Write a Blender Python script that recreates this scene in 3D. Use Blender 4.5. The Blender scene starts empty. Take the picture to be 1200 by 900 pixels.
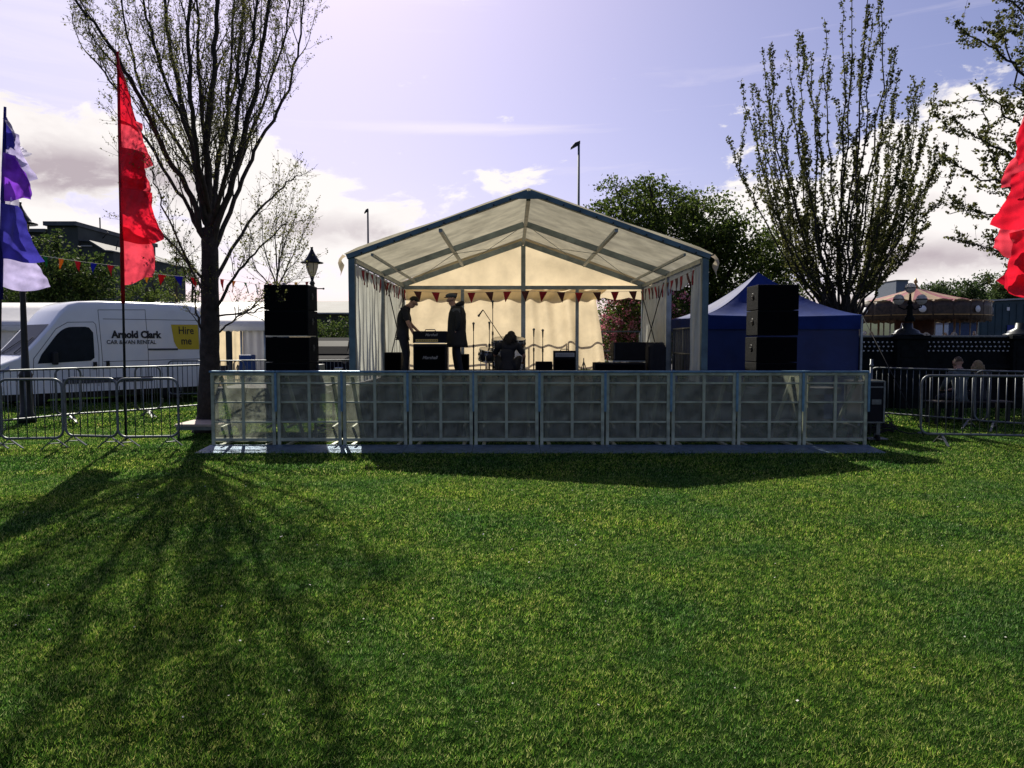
import bpy, math, random
import numpy as np
from mathutils import Vector, Matrix
R = math.radians
rng = random.Random(7)
nr = np.random.default_rng(11)
S = bpy.context.scene
C = S.collection

# ---------------------------------------------------------------- camera
F = 890.0                       # focal length in photo pixels (1200 px wide)
PITCH = math.atan(49/890)
CAMH = 1.6
cam = bpy.data.cameras.new('camera'); camo = bpy.data.objects.new('camera', cam); C.objects.link(camo)
cam.lens = F/1200*36; cam.sensor_width = 36; cam.clip_start = .05; cam.clip_end = 2000
camo.location = (0, 0, CAMH); camo.rotation_euler = (R(90)-PITCH, 0, 0)
S.camera = camo
S.cycles.max_bounces = 6; S.cycles.diffuse_bounces = 3; S.cycles.glossy_bounces = 3; S.cycles.transmission_bounces = 5; S.cycles.transparent_max_bounces = 8
S.render.resolution_x = 1024; S.render.resolution_y = 768

def at(px, py, Y):
    "point of the real place at depth Y seen at a photo pixel"
    a, b = (px-600)/F, -(py-450)/F
    cy = math.cos(PITCH)+b*math.sin(PITCH); cz = -math.sin(PITCH)+b*math.cos(PITCH)
    k = Y/cy
    return Vector((a*k, Y, CAMH+cz*k))

# ---------------------------------------------------------------- sun, sky, exposure
SUN_AZ, SUN_EL = -17.5, 40.0
sv = Vector((math.sin(R(SUN_AZ))*math.cos(R(SUN_EL)), math.cos(R(SUN_AZ))*math.cos(R(SUN_EL)), math.sin(R(SUN_EL))))
sl = bpy.data.lights.new('sun', 'SUN'); sl.energy = 5.0; sl.angle = R(.5); sl.color = (1, .93, .80)
slo = bpy.data.objects.new('sun', sl); C.objects.link(slo)
slo.rotation_euler = (-sv).to_track_quat('-Z', 'Y').to_euler()
S.view_settings.view_transform = 'Standard'; S.view_settings.look = 'None'
S.view_settings.exposure = 0.55; S.view_settings.gamma = 1

def build_world():
    w = bpy.data.worlds.new('World'); S.world = w; w.use_nodes = True
    nt = w.node_tree; N = nt.nodes; L = nt.links; N.clear()
    def nd(t, **k):
        n = N.new(t)
        for a, b in k.items(): setattr(n, a, b)
        return n
    def m(op, a, b=None, c=None, clamp=False):
        n = N.new('ShaderNodeMath'); n.operation = op; n.use_clamp = clamp
        for i, x in enumerate((a, b, c)):
            if x is None: continue
            if isinstance(x, (int, float)): n.inputs[i].default_value = x
            else: L.new(x, n.inputs[i])
        return n.outputs[0]
    def mix(f, a, b):
        n = N.new('ShaderNodeMix'); n.data_type = 'RGBA'
        for s, x in ((0, f), (6, a), (7, b)):
            if isinstance(x, tuple): n.inputs[s].default_value = (*x, 1)
            elif isinstance(x, (int, float)): n.inputs[s].default_value = x
            else: L.new(x, n.inputs[s])
        return n.outputs[2]
    out = nd('ShaderNodeOutputWorld'); bg = nd('ShaderNodeBackground')
    bg.inputs[1].default_value = 0.052
    sky = nd('ShaderNodeTexSky', sky_type='NISHITA', sun_disc=False)
    sky.sun_elevation = R(SUN_EL); sky.sun_rotation = R(SUN_AZ); sky.air_density = 1.0; sky.dust_density = 1.2; sky.ozone_density = 1.6
    tc = nd('ShaderNodeTexCoord'); sp = nd('ShaderNodeSeparateXYZ'); L.new(tc.outputs['Generated'], sp.inputs[0])
    az = m('ARCTAN2', sp.outputs[0], sp.outputs[1])
    el = m('ARCSINE', sp.outputs[2])
    u = m('MULTIPLY', az, 57.2958); v = m('MULTIPLY', el, 57.2958)      # degrees
    def noise(su, sv_, detail, rough, off=0.0, dist=0.0):
        cb = nd('ShaderNodeCombineXYZ'); L.new(m('MULTIPLY', u, su), cb.inputs[0]); L.new(m('MULTIPLY', v, sv_), cb.inputs[1]); cb.inputs[2].default_value = off
        n = nd('ShaderNodeTexNoise'); n.inputs['Scale'].default_value = 1; n.inputs['Detail'].default_value = detail; n.inputs['Roughness'].default_value = rough
        n.inputs['Distortion'].default_value = dist
        L.new(cb.outputs[0], n.inputs['Vector']); return n.outputs[0]
    def blob(px, py, sx, sy, k):
        u0 = math.degrees(math.atan((px-600)/F)); v0 = math.degrees(math.atan((401-py)/F*math.cos(R(u0)))); sx = sx/15.5; sy = sy/15.5
        a = m('POWER', m('ABSOLUTE', m('DIVIDE', m('SUBTRACT', u, u0), sx)), 2.0)
        b = m('POWER', m('ABSOLUTE', m('DIVIDE', m('SUBTRACT', v, v0), sy)), 2.0)
        return m('MULTIPLY', m('EXPONENT', m('MULTIPLY', m('ADD', a, b), -1)), k)
    def total(bl):
        t = bl[0]
        for b in bl[1:]: t = m('ADD', t, b)
        return t
    n1 = noise(.21, .40, 10, .62, 3.1, .35)
    n2 = noise(.10, .20, 6, .55, 8.7, .2)
    # cumulus banks
    bias = total([blob(60, 185, 170, 48, .30), blob(90, 292, 240, 36, .30), blob(335, 228, 90, 46, .32), blob(430, 280, 130, 42, .28), blob(250, 190, 90, 40, .2), blob(480, 236, 60, 22, .18),
                  blob(590, 212, 60, 16, .22), blob(250, 150, 60, 50, .05), blob(1000, 220, 120, 70, .24), blob(1140, 120, 60, 35, .17), blob(1140, 210, 130, 50, .22),
                  blob(1120, 300, 200, 45, .32), blob(840, 262, 90, 26, .30), blob(740, 290, 160, 40, .12), blob(-300, 220, 300, 120, .2), blob(1700, 220, 380, 120, .2)])
    dens = m('ADD', m('SUBTRACT', n1, .66), bias)
    mask = m('SMOOTHSTEP', dens, 0, 1) if False else m('MULTIPLY', dens, 9, clamp=True)
    mask = m('MULTIPLY', m('MULTIPLY', mask, mask), m('SUBTRACT', 3, m('MULTIPLY', mask, 2)))
    # grey bellies
    belly = total([blob(100, 200, 130, 24, .50), blob(45, 215, 80, 26, .25), blob(60, 262, 60, 8, -.2), blob(1150, 300, 130, 16, .42), blob(340, 262, 70, 14, .22), blob(440, 275, 90, 14, .16), blob(70, 300, 60, 12, .22), blob(1080, 240, 80, 14, .2)])
    bm = m('MULTIPLY', m('ADD', m('SUBTRACT', n2, .56), belly), 2.2, clamp=True)
    bm = m('MULTIPLY', bm, m('MULTIPLY', dens, 4, clamp=True))
    # wispy high cloud
    n3 = noise(.035, .55, 6, .62, 5.5, .6)
    wisp = m('MULTIPLY', m('ADD', m('SUBTRACT', n3, .60), total([blob(570, 157, 170, 7, .42), blob(40, 60, 160, 120, .12), blob(800, 172, 120, 10, .12)])), 3.0, clamp=True)
    wisp = m('MULTIPLY', wisp, .75)
    tint = N.new('ShaderNodeMix'); tint.data_type = 'RGBA'; tint.blend_type = 'MULTIPLY'; tint.inputs[0].default_value = 1
    L.new(sky.outputs[0], tint.inputs[6]); tint.inputs[7].default_value = (1.30, 1.10, 1.36, 1)
    # thin bright veil around the sun's side of the sky
    veil = m('ADD', blob(20, 60, 330, 200, .60), blob(330, -360, 480, 380, .35), clamp=True)
    SKYW = (11.0, 10.6, 13.6)
    base = mix(veil, tint.outputs[2], SKYW)
    base = mix(wisp, base, (12.6, 11.6, 13.0))
    cl = mix(bm, (13.6, 12.9, 12.6), (7.0, 6.0, 6.5))
    col = mix(mask, base, cl)
    L.new(col, bg.inputs[0]); L.new(bg.outputs[0], out.inputs[0])
build_world()

# ---------------------------------------------------------------- materials
MATS = {}
def mat(name, col, rough=.7, metal=0, var=.25, scale=6, bump=.0, bscale=40, spec=.4, trans=0, alpha=1, col2=None, clear=0, emit=None):
    if name in MATS: return MATS[name]
    m = bpy.data.materials.new(name); m.use_nodes = True; nt = m.node_tree; N = nt.nodes; L = nt.links; N.clear()
    out = N.new('ShaderNodeOutputMaterial'); p = N.new('ShaderNodeBsdfPrincipled')
    tc = N.new('ShaderNodeTexCoord')
    n = N.new('ShaderNodeTexNoise'); n.inputs['Scale'].default_value = scale; n.inputs['Detail'].default_value = 6; n.inputs['Roughness'].default_value = .6
    L.new(tc.outputs['Object'], n.inputs['Vector'])
    r = N.new('ShaderNodeValToRGB'); r.color_ramp.elements[0].position = .35; r.color_ramp.elements[1].position = .65
    c2 = col2 or tuple(c*(1-var) for c in col)
    r.color_ramp.elements[0].color = (*c2, 1); r.color_ramp.elements[1].color = (*[min(1, c*(1+var*.3)) for c in col], 1)
    L.new(n.outputs[0], r.inputs[0]); L.new(r.outputs[0], p.inputs['Base Color'])
    p.inputs['Roughness'].default_value = rough; p.inputs['Metallic'].default_value = metal
    p.inputs['Specular IOR Level'].default_value = spec; p.inputs['Coat Weight'].default_value = clear
    if bump:
        b = N.new('ShaderNodeBump'); b.inputs['Strength'].default_value = bump; b.inputs['Distance'].default_value = .02
        n2 = N.new('ShaderNodeTexNoise'); n2.inputs['Scale'].default_value = bscale; n2.inputs['Detail'].default_value = 5
        L.new(tc.outputs['Object'], n2.inputs['Vector']); L.new(n2.outputs[0], b.inputs['Height']); L.new(b.outputs[0], p.inputs['Normal'])
    sh = p.outputs[0]
    if trans:
        t = N.new('ShaderNodeBsdfTranslucent'); L.new(r.outputs[0], t.inputs[0])
        x = N.new('ShaderNodeMixShader'); x.inputs[0].default_value = trans; L.new(sh, x.inputs[1]); L.new(t.outputs[0], x.inputs[2]); sh = x.outputs[0]
    if alpha < 1:
        t = N.new('ShaderNodeBsdfTransparent'); x = N.new('ShaderNodeMixShader'); x.inputs[0].default_value = alpha
        L.new(t.outputs[0], x.inputs[1]); L.new(sh, x.inputs[2]); sh = x.outputs[0]
    if emit:
        p.inputs['Emission Color'].default_value = (*emit, 1); p.inputs['Emission Strength'].default_value = 1
    L.new(sh, out.inputs[0]); MATS[name] = m; return m

def leafmat(name, cols, trans=.45, rough=.6, patch=None, patch2=None):
    if name in MATS: return MATS[name]
    m = bpy.data.materials.new(name); m.use_nodes = True; nt = m.node_tree; N = nt.nodes; L = nt.links; N.clear()
    out = N.new('ShaderNodeOutputMaterial'); g = N.new('ShaderNodeNewGeometry'); r = N.new('ShaderNodeValToRGB')
    el = r.color_ramp.elements
    while len(el) < len(cols): el.new(.5)
    for i, c in enumerate(cols):
        el[i].position = i/(len(cols)-1); el[i].color = (*c, 1)
    L.new(g.outputs['Random Per Island'], r.inputs[0]); col = r.outputs[0]
    if patch:
        tc = N.new('ShaderNodeTexCoord')
        n = N.new('ShaderNodeTexNoise'); n.inputs['Scale'].default_value = patch[0]; n.inputs['Detail'].default_value = 7; n.inputs['Roughness'].default_value = .65
        L.new(tc.outputs['Object'], n.inputs['Vector'])
        r2 = N.new('ShaderNodeValToRGB'); r2.color_ramp.elements[0].position = .38; r2.color_ramp.elements[1].position = .64
        r2.color_ramp.elements[0].color = (*patch[1], 1); r2.color_ramp.elements[1].color = (*patch[2], 1); L.new(n.outputs[0], r2.inputs[0])
        x = N.new('ShaderNodeMix'); x.data_type = 'RGBA'; x.blend_type = 'MULTIPLY'; x.inputs[0].default_value = 1
        L.new(col, x.inputs[6]); L.new(r2.outputs[0], x.inputs[7]); col = x.outputs[2]
        if patch2:
            n3 = N.new('ShaderNodeTexNoise'); n3.inputs['Scale'].default_value = patch2; n3.inputs['Detail'].default_value = 4
            L.new(tc.outputs['Object'], n3.inputs['Vector']); r3 = N.new('ShaderNodeValToRGB'); r3.color_ramp.elements[0].position = .36; r3.color_ramp.elements[1].position = .66
            r3.color_ramp.elements[0].color = (.42, .5, .5, 1); r3.color_ramp.elements[1].color = (1.5, 1.45, 1.3, 1); L.new(n3.outputs[0], r3.inputs[0])
            x = N.new('ShaderNodeMix'); x.data_type = 'RGBA'; x.blend_type = 'MULTIPLY'; x.inputs[0].default_value = 1
            L.new(col, x.inputs[6]); L.new(r3.outputs[0], x.inputs[7]); col = x.outputs[2]
    p = N.new('ShaderNodeBsdfPrincipled'); p.inputs['Roughness'].default_value = rough; p.inputs['Specular IOR Level'].default_value = .12
    t = N.new('ShaderNodeBsdfTranslucent'); L.new(col, p.inputs['Base Color']); L.new(col, t.inputs[0])
    x = N.new('ShaderNodeMixShader'); x.inputs[0].default_value = trans; L.new(p.outputs[0], x.inputs[1]); L.new(t.outputs[0], x.inputs[2])
    L.new(x.outputs[0], out.inputs[0]); MATS[name] = m; return m

# ---------------------------------------------------------------- mesh helpers
def tag(o, label=None, cat=None, group=None, kind=None):
    if label: o['label'] = label
    if cat: o['category'] = cat
    if group: o['group'] = group
    if kind: o['kind'] = kind
    return o
def thing(name, label, cat, loc=(0, 0, 0), rz=0, group=None):
    o = bpy.data.objects.new(name, None); C.objects.link(o); o.location = loc; o.rotation_euler = (0, 0, rz); o.empty_display_size = .2
    return tag(o, label, cat, group)
def copy_tree(o, parent=None, label=None, loc=None, rz=None):
    c = o.copy(); C.objects.link(c)
    if parent is not None: c.parent = parent
    if label: c['label'] = label
    if loc is not None: c.location = loc
    if rz is not None: c.rotation_euler = (0, 0, rz)
    for ch in list(o.children): copy_tree(ch, c)
    return c
V = Vector
def frame_of(d):
    d = d.normalized(); a = V((0, 0, 1)) if abs(d.z) < .9 else V((1, 0, 0))
    x = d.cross(a).normalized(); return x, x.cross(d).normalized()
class MB:
    def __init__(s, o=(0, 0, 0)): s.v = []; s.f = []; s.o = V(o); s.smooth = []
    def add(s, vs, fs, sm=False):
        b = len(s.v); s.v += [tuple(x) for x in vs]; s.f += [tuple(i+b for i in f) for f in fs]; s.smooth += [sm]*len(fs); return s
    def obox(s, c, ax, ay, az):
        c, ax, ay, az = V(c), V(ax), V(ay), V(az)
        vs = [c+ax*i+ay*j+az*k for k in (-1, 1) for j in (-1, 1) for i in (-1, 1)]
        return s.add(vs, [(0, 2, 3, 1), (4, 5, 7, 6), (0, 1, 5, 4), (2, 6, 7, 3), (0, 4, 6, 2), (1, 3, 7, 5)])
    def box(s, x0, x1, y0, y1, z0, z1):
        return s.obox(((x0+x1)/2, (y0+y1)/2, (z0+z1)/2), ((x1-x0)/2, 0, 0), (0, (y1-y0)/2, 0), (0, 0, (z1-z0)/2))
    def bar(s, p, q, w, h, up=None):
        p, q = V(p), V(q); d = q-p
        if up is None: x, y = frame_of(d)
        else: x = d.cross(V(up)).normalized(); y = x.cross(d).normalized()
        return s.obox((p+q)/2, x*w/2, y*h/2, d/2)
    def tube(s, pts, r, n=8, cap=True):
        pts = [V(p) for p in pts]; m = len(pts); rs = r if isinstance(r, (list, tuple)) else [r]*m
        vs = []; x = None
        for i, p in enumerate(pts):
            d = (pts[min(i+1, m-1)]-pts[max(i-1, 0)])
            if d.length < 1e-7: d = V((0, 0, 1))
            d.normalize()
            if x is None: x, y = frame_of(d)
            else:
                x = (x-d*x.dot(d))
                if x.length < 1e-5: x, y = frame_of(d)
                x.normalize(); y = x.cross(d)
            for k in range(n):
                a = 2*math.pi*k/n; vs.append(p+(x*math.cos(a)+y*math.sin(a))*rs[i])
        fs = [(i*n+k, i*n+(k+1) % n, (i+1)*n+(k+1) % n, (i+1)*n+k) for i in range(m-1) for k in range(n)]
        if cap: fs += [tuple(range(n-1, -1, -1)), tuple((m-1)*n+k for k in range(n))]
        return s.add(vs, fs, True)
    def lathe(s, prof, c=(0, 0, 0), n=20, axis=(0, 0, 1)):
        c = V(c); ax = V(axis).normalized(); x, y = frame_of(ax); vs = []; m = len(prof)
        for r, z in prof:
            for k in range(n):
                a = 2*math.pi*k/n; vs.append(c+ax*z+(x*math.cos(a)+y*math.sin(a))*max(r, 1e-4))
        fs = [(i*n+k, i*n+(k+1) % n, (i+1)*n+(k+1) % n, (i+1)*n+k) for i in range(m-1) for k in range(n)]
        fs += [tuple(range(n-1, -1, -1)), tuple((m-1)*n+k for k in range(n))]
        return s.add(vs, fs, True)
    def sphere(s, c, r, n=12, sx=1, sy=1, sz=1):
        c = V(c); vs = []; fs = []; m = n//2+1
        for i in range(m):
            t = math.pi*i/(m-1)
            for k in range(n):
                a = 2*math.pi*k/n; q = max(math.sin(t), 1e-3); vs.append(c+V((r*sx*q*math.cos(a), r*sy*q*math.sin(a), r*sz*math.cos(t))))
        fs = [(i*n+k, (i+1)*n+k, (i+1)*n+(k+1) % n, i*n+(k+1) % n) for i in range(m-1) for k in range(n)]
        return s.add(vs, fs, True)
    def prism(s, poly, vec):
        poly = [V(p) for p in poly]; vec = V(vec); n = len(poly)
        return s.add(poly+[p+vec for p in poly], [tuple(range(n)), tuple(range(2*n-1, n-1, -1))]+[(i, i+n, (i+1) % n+n, (i+1) % n) for i in range(n)])
    def grid(s, nu, nv, fn, sm=True):
        vs = [fn(i/nu, j/nv) for j in range(nv+1) for i in range(nu+1)]
        return s.add(vs, [(j*(nu+1)+i, j*(nu+1)+i+1, (j+1)*(nu+1)+i+1, (j+1)*(nu+1)+i) for j in range(nv) for i in range(nu)], sm)
    def build(s, name, m, parent=None, bevel=0, solid=0):
        me = bpy.data.meshes.new(name); me.from_pydata([(a-s.o.x, b-s.o.y, c-s.o.z) for a, b, c in s.v], [], s.f); me.materials.append(m)
        me.polygons.foreach_set('use_smooth', s.smooth); me.update()
        o = bpy.data.objects.new(name, me); C.objects.link(o)
        if parent is not None: o.parent = parent
        else: o.location = s.o
        if bevel:
            b = o.modifiers.new('bevel', 'BEVEL'); b.width = bevel; b.segments = 2; b.limit_method = 'ANGLE'
        if solid:
            b = o.modifiers.new('solidify', 'SOLIDIFY'); b.thickness = solid
        return o
def quads(name, P, A, B, m, parent, o=(0, 0, 0), tri=False):
    "numpy leaf quads: centre P, half vectors A (long) and B (wide)"
    P = np.asarray(P, float)-np.array(o, float); n = len(P)
    if tri: v = np.stack([P-B, P+B, P+A], 1); k = 3
    else: v = np.stack([P-A, P+B, P+A, P-B], 1); k = 4
    me = bpy.data.meshes.new(name); me.vertices.add(n*k); me.vertices.foreach_set('co', v.reshape(-1).astype(np.float32))
    me.loops.add(n*k); me.loops.foreach_set('vertex_index', np.arange(n*k, dtype=np.int32))
    me.polygons.add(n); me.polygons.foreach_set('loop_start', np.arange(0, n*k, k, dtype=np.int32)); me.polygons.foreach_set('loop_total', np.full(n, k, np.int32))
    me.materials.append(m); me.update(calc_edges=True)
    ob = bpy.data.objects.new(name, me); C.objects.link(ob)
    if parent is not None: ob.parent = parent
    else: ob.location = o
    return ob
def randdirs(n):
    d = nr.normal(size=(n, 3)); return d/np.linalg.norm(d, axis=1, keepdims=True)
def leaves(name, P, size, m, parent, o, ratio=.6):
    P = np.asarray(P); n = len(P); a = randdirs(n); b = np.cross(a, randdirs(n)); b /= np.linalg.norm(b, axis=1, keepdims=True)+1e-9
    s = size*nr.uniform(.6, 1.3, (n, 1)); return quads(name, P, a*s, b*s*ratio, m, parent, o)
def text(s, size, m, parent, name, M, bold=0.0, shear=0.0, sx=1.0, depth=.002):
    cu = bpy.data.curves.new(name, 'FONT'); cu.body = s; cu.size = size; cu.extrude = depth; cu.offset = bold; cu.shear = shear; cu.align_x = 'CENTER'; cu.align_y = 'CENTER'; cu.resolution_u = 3
    t = bpy.data.objects.new(name, cu); C.objects.link(t); dg = bpy.context.evaluated_depsgraph_get(); dg.update()
    me = bpy.data.meshes.new_from_object(t.evaluated_get(dg)); bpy.data.objects.remove(t); bpy.data.curves.remove(cu)
    me.transform(M @ Matrix.Diagonal((sx, 1, 1, 1))); me.name = name; me.materials.clear(); me.materials.append(m)
    o = bpy.data.objects.new(name, me); C.objects.link(o); o.parent = parent; return o
def axes(o, x, y, z):
    M = Matrix((V(x), V(y), V(z))).transposed().to_4x4(); M.translation = V(o); return M
def bake(o):
    dg = bpy.context.evaluated_depsgraph_get(); dg.update()
    me = bpy.data.meshes.new_from_object(o.evaluated_get(dg)); nm = o.name.split('.')[0]; old = o.data; o.modifiers.clear(); o.data = me; bpy.data.meshes.remove(old); me.name = nm
    me.polygons.foreach_set('use_smooth', [True]*len(me.polygons)); return o
def skin(name, J, E, m, parent, sub=2, root=0):
    if 'pelvis' in J: root = list(J).index('pelvis')
    "one continuous skinned surface over joints J = {name:(pos, radius)}"
    keys = list(J); me = bpy.data.meshes.new(name); me.from_pydata([J[k][0] for k in keys], [(keys.index(a), keys.index(b)) for a, b in E], [])
    me.materials.append(m); o = bpy.data.objects.new(name, me); C.objects.link(o)
    md = o.modifiers.new('skin', 'SKIN'); md.use_smooth_shade = True
    if not me.skin_vertices: me.skin_vertices.new() if hasattr(me.skin_vertices, 'new') else None
    for i, k in enumerate(keys):
        r = J[k][1]; d = me.skin_vertices[0].data[i]; d.radius = (r, r) if isinstance(r, (int, float)) else r; d.use_root = (i == root)
    sb = o.modifiers.new('sub', 'SUBSURF'); sb.levels = sub; sb.render_levels = sub
    bake(o); o.data.materials.clear(); o.data.materials.append(m)
    o.parent = parent; return o

# ---------------------------------------------------------------- material palette
M_lawn = mat('lawn_soil', (.014, .030, .006), 1, spec=0, scale=3, var=.5, bump=.6, bscale=60)
M_grass = leafmat('grass_blades', [(.011, .045, .012), (.040, .120, .020), (.100, .225, .032), (.20, .32, .06), (.42, .45, .22)], .55, .85, patch=(.85, (.62, .78, .80), (1.55, 1.33, .95)), patch2=15)
M_bark = mat('bark', (.042, .035, .030), .95, scale=9, var=.5, bump=1, bscale=30)
M_bark2 = mat('dark_bark', (.035, .030, .026), .95, scale=9, var=.5, bump=.8, bscale=30)
M_steel = mat('galvanised_steel', (.15, .165, .17), .5, .6, scale=12, var=.3)
M_alu = mat('aluminium_frame', (.30, .35, .38), .45, .7, scale=5, var=.3)
M_aluframe = mat('sky_tinted_frame', (.085, .15, .175), .5, .35, scale=4, var=.3)  # plain aluminium; the blue is reflected sky put into the front frame's colour
M_perf = mat('perforated_sheet', (.38, .41, .32), .6, .1, scale=5, var=.5, alpha=.38, trans=.30)
M_barfr = mat('barrier_frame_paint', (.38, .42, .30), .5, .2, scale=6, var=.4)
M_barblue = mat('ledge_sky_clamp_blue', (.12, .24, .36), .35, .5, scale=8, var=.35)  # blue of the clamps; on the ledge it stands for reflected sky
M_tread = mat('tread_plate', (.16, .24, .34), .38, .6, scale=10, var=.4, bump=.5, bscale=90)
M_canvas = mat('cream_canvas', (.74, .62, .42), .8, scale=1.6, var=.18, trans=.55, bump=.25, bscale=3)
M_canvas2 = mat('curtain_canvas', (.74, .62, .42), .8, scale=2.5, var=.16, trans=.55, bump=.2, bscale=5)
M_side = mat('shaded_side_canvas', (.76, .77, .67), .8, scale=2.5, var=.15, trans=.36, bump=.2, bscale=5)  # greyer copy of the cream canvas, missing backlight put into the colour
M_roof = mat('roof_canvas', (.64, .60, .45), .75, scale=2.2, var=.3, trans=.34, bump=.3, bscale=4)
M_black = mat('black_paint', (.012, .013, .015), .55, scale=20, var=.4)
M_grille = mat('speaker_grille', (.004, .004, .005), .95, spec=.05, scale=90, var=.6, bump=.4, bscale=200)
M_rub = mat('rubber', (.018, .018, .018), .9)
M_tolex = mat('black_vinyl', (.010, .011, .015), .75, spec=.2, bump=.4, bscale=150)
M_gold = mat('gold_panel', (.55, .40, .14), .35, .5)
M_whitet = mat('white_print', (.75, .75, .73), .6, var=.05)
M_white = mat('white_pvc', (.80, .79, .78), .5, scale=2, var=.08, trans=.25)
M_bluebox = mat('blue_plastic', (.02, .07, .25), .5)
M_bluetent = mat('blue_nylon', (.007, .030, .18), .65, scale=2, var=.25, trans=.15, spec=.2, bump=.4, bscale=5)
M_bluewall = mat('blue_nylon_wall', (.008, .028, .14), .5, scale=2, var=.25, trans=.12, bump=.4, bscale=4)
M_chrome = mat('chrome', (.6, .6, .6), .2, 1)
M_skin = mat('skin', (.45, .26, .18), .55, scale=8, var=.15)
M_hair = mat('dark_hair', (.02, .015, .012), .7, scale=60, var=.5, bump=1, bscale=120)
M_blond = mat('blonde_hair', (.38, .27, .13), .6, scale=60, var=.5, bump=1, bscale=120)
M_brownh = mat('brown_hair', (.14, .09, .05), .6, scale=60, var=.5, bump=1, bscale=120)
M_ftblack = mat('black_cotton', (.016, .017, .022), .9, bump=.5, bscale=14)
M_ftgrey = mat('grey_cotton', (.09, .10, .11), .9, bump=.5, bscale=14)
M_coat = mat('dark_coat', (.022, .024, .026), .9, bump=.5, bscale=14)
M_jeans = mat('dark_denim', (.018, .022, .035), .9, bump=.5, bscale=14)

# ---------------------------------------------------------------- ground
def ground():
    m = MB()
    xs = [-600, -120, -40, -20, -10, -5, 0, 5, 10, 20, 40, 120, 600]; ys = [-60, -20, -5, 0, 3, 6, 9, 12, 15, 20, 30, 50, 100, 300, 900]
    vs = [(x, y, 0) for y in ys for x in xs]; n = len(xs)
    m.add(vs, [(j*n+i, j*n+i+1, (j+1)*n+i+1, (j+1)*n+i) for j in range(len(ys)-1) for i in range(n-1)])
    tag(m.build('lawn', M_lawn), kind='structure')
    # paving beyond the wall and behind the left marquee
    M_asph = mat('asphalt', (.05, .05, .052), .9, scale=4, var=.3, bump=.4, bscale=60)
    p = MB(); p.box(7.8, 70, 19.2, 110, -.05, .012)
    tag(p.build('pavement', M_asph), kind='structure')
    # grass blades, denser near the camera
    P = []; H = []; W = []
    def band(y0, y1, dens, h, w):
        area = (y1-y0)*(y0+y1)*.74+4*(y1-y0); n = int(area*dens)
        y = nr.uniform(y0, y1, n*2); x = nr.uniform(-1, 1, n*2)*(.74*y1+1.0)
        k = np.abs(x) < .74*y+1.0; x = x[k][:n]; y = y[k][:n]
        P.append(np.stack([x, y, np.zeros_like(x)], 1)); H.append(np.full(len(x), h)); W.append(np.full(len(x), w))
    band(1.6, 4, 15000, .021, .0018); band(4, 6, 10500, .023, .0025); band(6, 9, 5600, .025, .0036); band(9, 14, 2300, .028, .0054); band(14, 20, 600, .032, .009)
    P = np.concatenate(P); H = np.concatenate(H); W = np.concatenate(W); n = len(P)
    # clumps: taller in noisy patches
    def wn(x, y): return np.sin(x*7.1+2*np.sin(y*5.3))*np.sin(y*6.7+2*np.sin(x*4.1))
    H = H*(.70+.3*nr.random(n)+.35*wn(P[:, 0]*5.3+1, P[:, 1]*5.3)+.30*wn(P[:, 0]*1.7, P[:, 1]*1.7)*nr.random(n)+.35*nr.random(n)**4)
    a = nr.uniform(0, 2*np.pi, n); lean = nr.uniform(.15, 1.25, n)
    # mower grain: blades lean a little towards one side
    dx = np.cos(a)*lean+.25; dy = np.sin(a)*lean
    A = np.stack([dx*H, dy*H, H], 1); A /= np.linalg.norm(A, axis=1, keepdims=True)/H[:, None]
    b = nr.uniform(0, 2*np.pi, n); B = np.stack([np.cos(b)*W, np.sin(b)*W, np.zeros(n)], 1)
    g = quads('grass', P, A, B, M_grass, None, tri=True)
    tag(g, 'short mown green grass with lighter and darker patches covering the park lawn', 'grass', kind='stuff')
    # daisies and litter specks
    n = 170; y = nr.uniform(2.6, 13, n)**1.0; x = nr.uniform(-1, 1, n)*.68*y; Pd = np.stack([x, y, nr.uniform(.02, .035, n)], 1)
    s = nr.uniform(.004, .008, n)[:, None]; a = nr.uniform(0, 6.28, n); A = np.stack([np.cos(a), np.sin(a), nr.uniform(-.5, .5, n)], 1)*s; B = np.stack([-np.sin(a), np.cos(a), nr.uniform(-.5, .5, n)], 1)*s
    tag(quads('daisies', Pd, A, B, mat('petal', (.6, .58, .52), .7), None), 'tiny pale daisies and petals scattered through the lawn', 'daisies', kind='stuff')
ground()

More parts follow.
